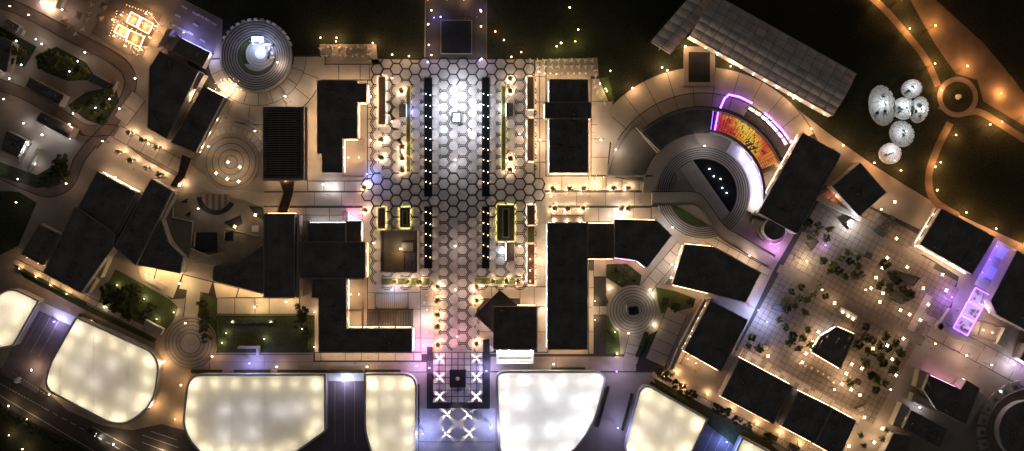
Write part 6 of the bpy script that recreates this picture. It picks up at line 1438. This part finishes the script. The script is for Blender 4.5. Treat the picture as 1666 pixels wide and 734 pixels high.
# ------------------------------------------------------------------ people
def make_person(seed, top):
    rd = random.Random(seed); st = .22 if seed % 2 else .05
    V = [(0, 0, .95), (0, 0, 1.2), (0, .01, 1.42), (0, .01, 1.54), (0, .03, 1.66), (-.1, 0, .9), (-.11, st, .5), (-.11, st*.6, .07), (-.11, st*.6+.12, .04), (.1, 0, .9), (.11, -st*.5, .5), (.11, -st*1.3, .08), (.11, -st*1.3+.12, .04), (-.2, 0, 1.4), (-.26, -.05-st*.3, 1.12), (-.25, .08-st*.3, .88), (.2, 0, 1.4), (.26, -.02+st*.3, 1.12), (.25, .12+st*.3, .9)]
    E = [(0, 1), (1, 2), (2, 3), (3, 4), (0, 5), (5, 6), (6, 7), (7, 8), (0, 9), (9, 10), (10, 11), (11, 12), (2, 13), (13, 14), (14, 15), (2, 16), (16, 17), (17, 18)]
    Rr = [.14, .13, .15, .06, .10, .09, .065, .045, .04, .09, .065, .045, .04, .06, .045, .035, .06, .045, .035]
    me = bpy.data.meshes.new('person'); me.from_pydata(V, E, []); o = bpy.data.objects.new('tmp', me); COL.objects.link(o)
    md = o.modifiers.new('s', 'SKIN'); sv = me.skin_vertices[0].data
    for i, r in enumerate(Rr): sv[i].radius = (r, r*.85)
    sv[0].use_root = True
    dg = bpy.context.evaluated_depsgraph_get(); me2 = bpy.data.meshes.new_from_object(o.evaluated_get(dg)); bpy.data.objects.remove(o)
    for m_ in ('skin', top, 'cloth_dark', 'hair'): me2.materials.append(M[m_])
    for p in me2.polygons:
        z = p.center.z; p.use_smooth = True; p.material_index = 3 if z > 1.68 or (z > 1.6 and p.center.y < 0) else 0 if (z > 1.5 or (abs(p.center.x) > .2 and z < .95)) else 1 if z > .95 else 2
    me2.name = 'person'; return me2
PMH = [make_person(0, 'cloth_dark'), make_person(1, 'cloth_pale'), make_person(2, 'cloth_red'), make_person(3, 'cloth_dark'), make_person(4, 'cloth_pale')]
DESC = ['dark', 'pale', 'red', 'dark', 'pale']
def people(area_, n, where, pts=()):
    x0, y0, x1, y1 = area_
    for k in range(n+len(pts)):
        x, y = pts[k-n] if k >= n else (rr.uniform(x0, x1), rr.uniform(y0, y1))
        i = rr.randrange(5); o = obj('person', PMH[i], None); o.location = P(x, y, 0)+Vector((0, 0, ZL[0]*.2+.1)); o.rotation_euler = (0, 0, rr.random()*6.28)
        tag(o, 'person in %s top standing %s' % (DESC[i], where), 'person', 'people in %s tops %s' % (DESC[i], where))
people((705, 285, 783, 335), 16, 'on the dark hexagon crossing')
people((640, 290, 690, 330), 5, 'on the hexagons near the garden footpath')
people((800, 290, 860, 330), 6, 'on the hexagons near the amphitheatre footpath')
people((712, 345, 778, 440), 8, 'between the lower channels')
people((712, 200, 776, 280), 6, 'on the white lit hexagons')
people((722, 480, 768, 566), 5, 'on the promenade stem')
people((520, 76, 608, 102), 14, 'on the restaurant terrace by the lawn')
people((962, 210, 986, 280), 6, 'on the pale plaza beside the stepped shops')
people((440, 150, 480, 170), 5, 'on the fan plaza slabs', [(435, 155), (440, 160), (446, 152), (455, 148), (462, 138)])
people((1095, 275, 1120, 310), 5, 'on the amphitheatre deck')
people((1060, 314, 1120, 332), 4, 'on the raised walkway approach')
people((1290, 410, 1330, 445), 6, 'in the warm plaza flood')
people((530, 312, 590, 336), 4, 'on the straight garden footpath')
people((1500, 540, 1640, 600), 6, 'on the market avenue')
people((690, 590, 790, 640), 0, 'on the gridded square', [(722, 590), (770, 620), (724, 640)])
people((740, 668, 765, 710), 5, 'on the blue forecourt')
people((1540, 500, 1580, 545), 3, 'by the glass courtyard')
people((622, 130, 646, 290), 8, 'beside the long brown planter bench')
people((842, 130, 856, 290), 8, 'beside the grassy planter benches')
people((1340, 450, 1480, 560), 14, 'on the market tiles')
people((1280, 600, 1400, 660), 10, 'on the lower market tiles')
people((300, 118, 345, 130), 3, 'near the pale stair wall')
people((205, 222, 290, 280), 8, 'on the slanting forecourt')
people((885, 314, 1050, 334), 8, 'on the amphitheatre footpath')
people((1030, 560, 1100, 600), 4, 'on the wide angled paving')
people((400, 580, 690, 600), 9, 'on the esplanade by the longest canopy')
people((700, 20, 790, 32), 5, 'on the lawn entrance square')
# prototypes away from the place are removed
for t in T+TB+PM:
    for ch in list(t.children): bpy.data.objects.remove(ch)
    bpy.data.objects.remove(t)
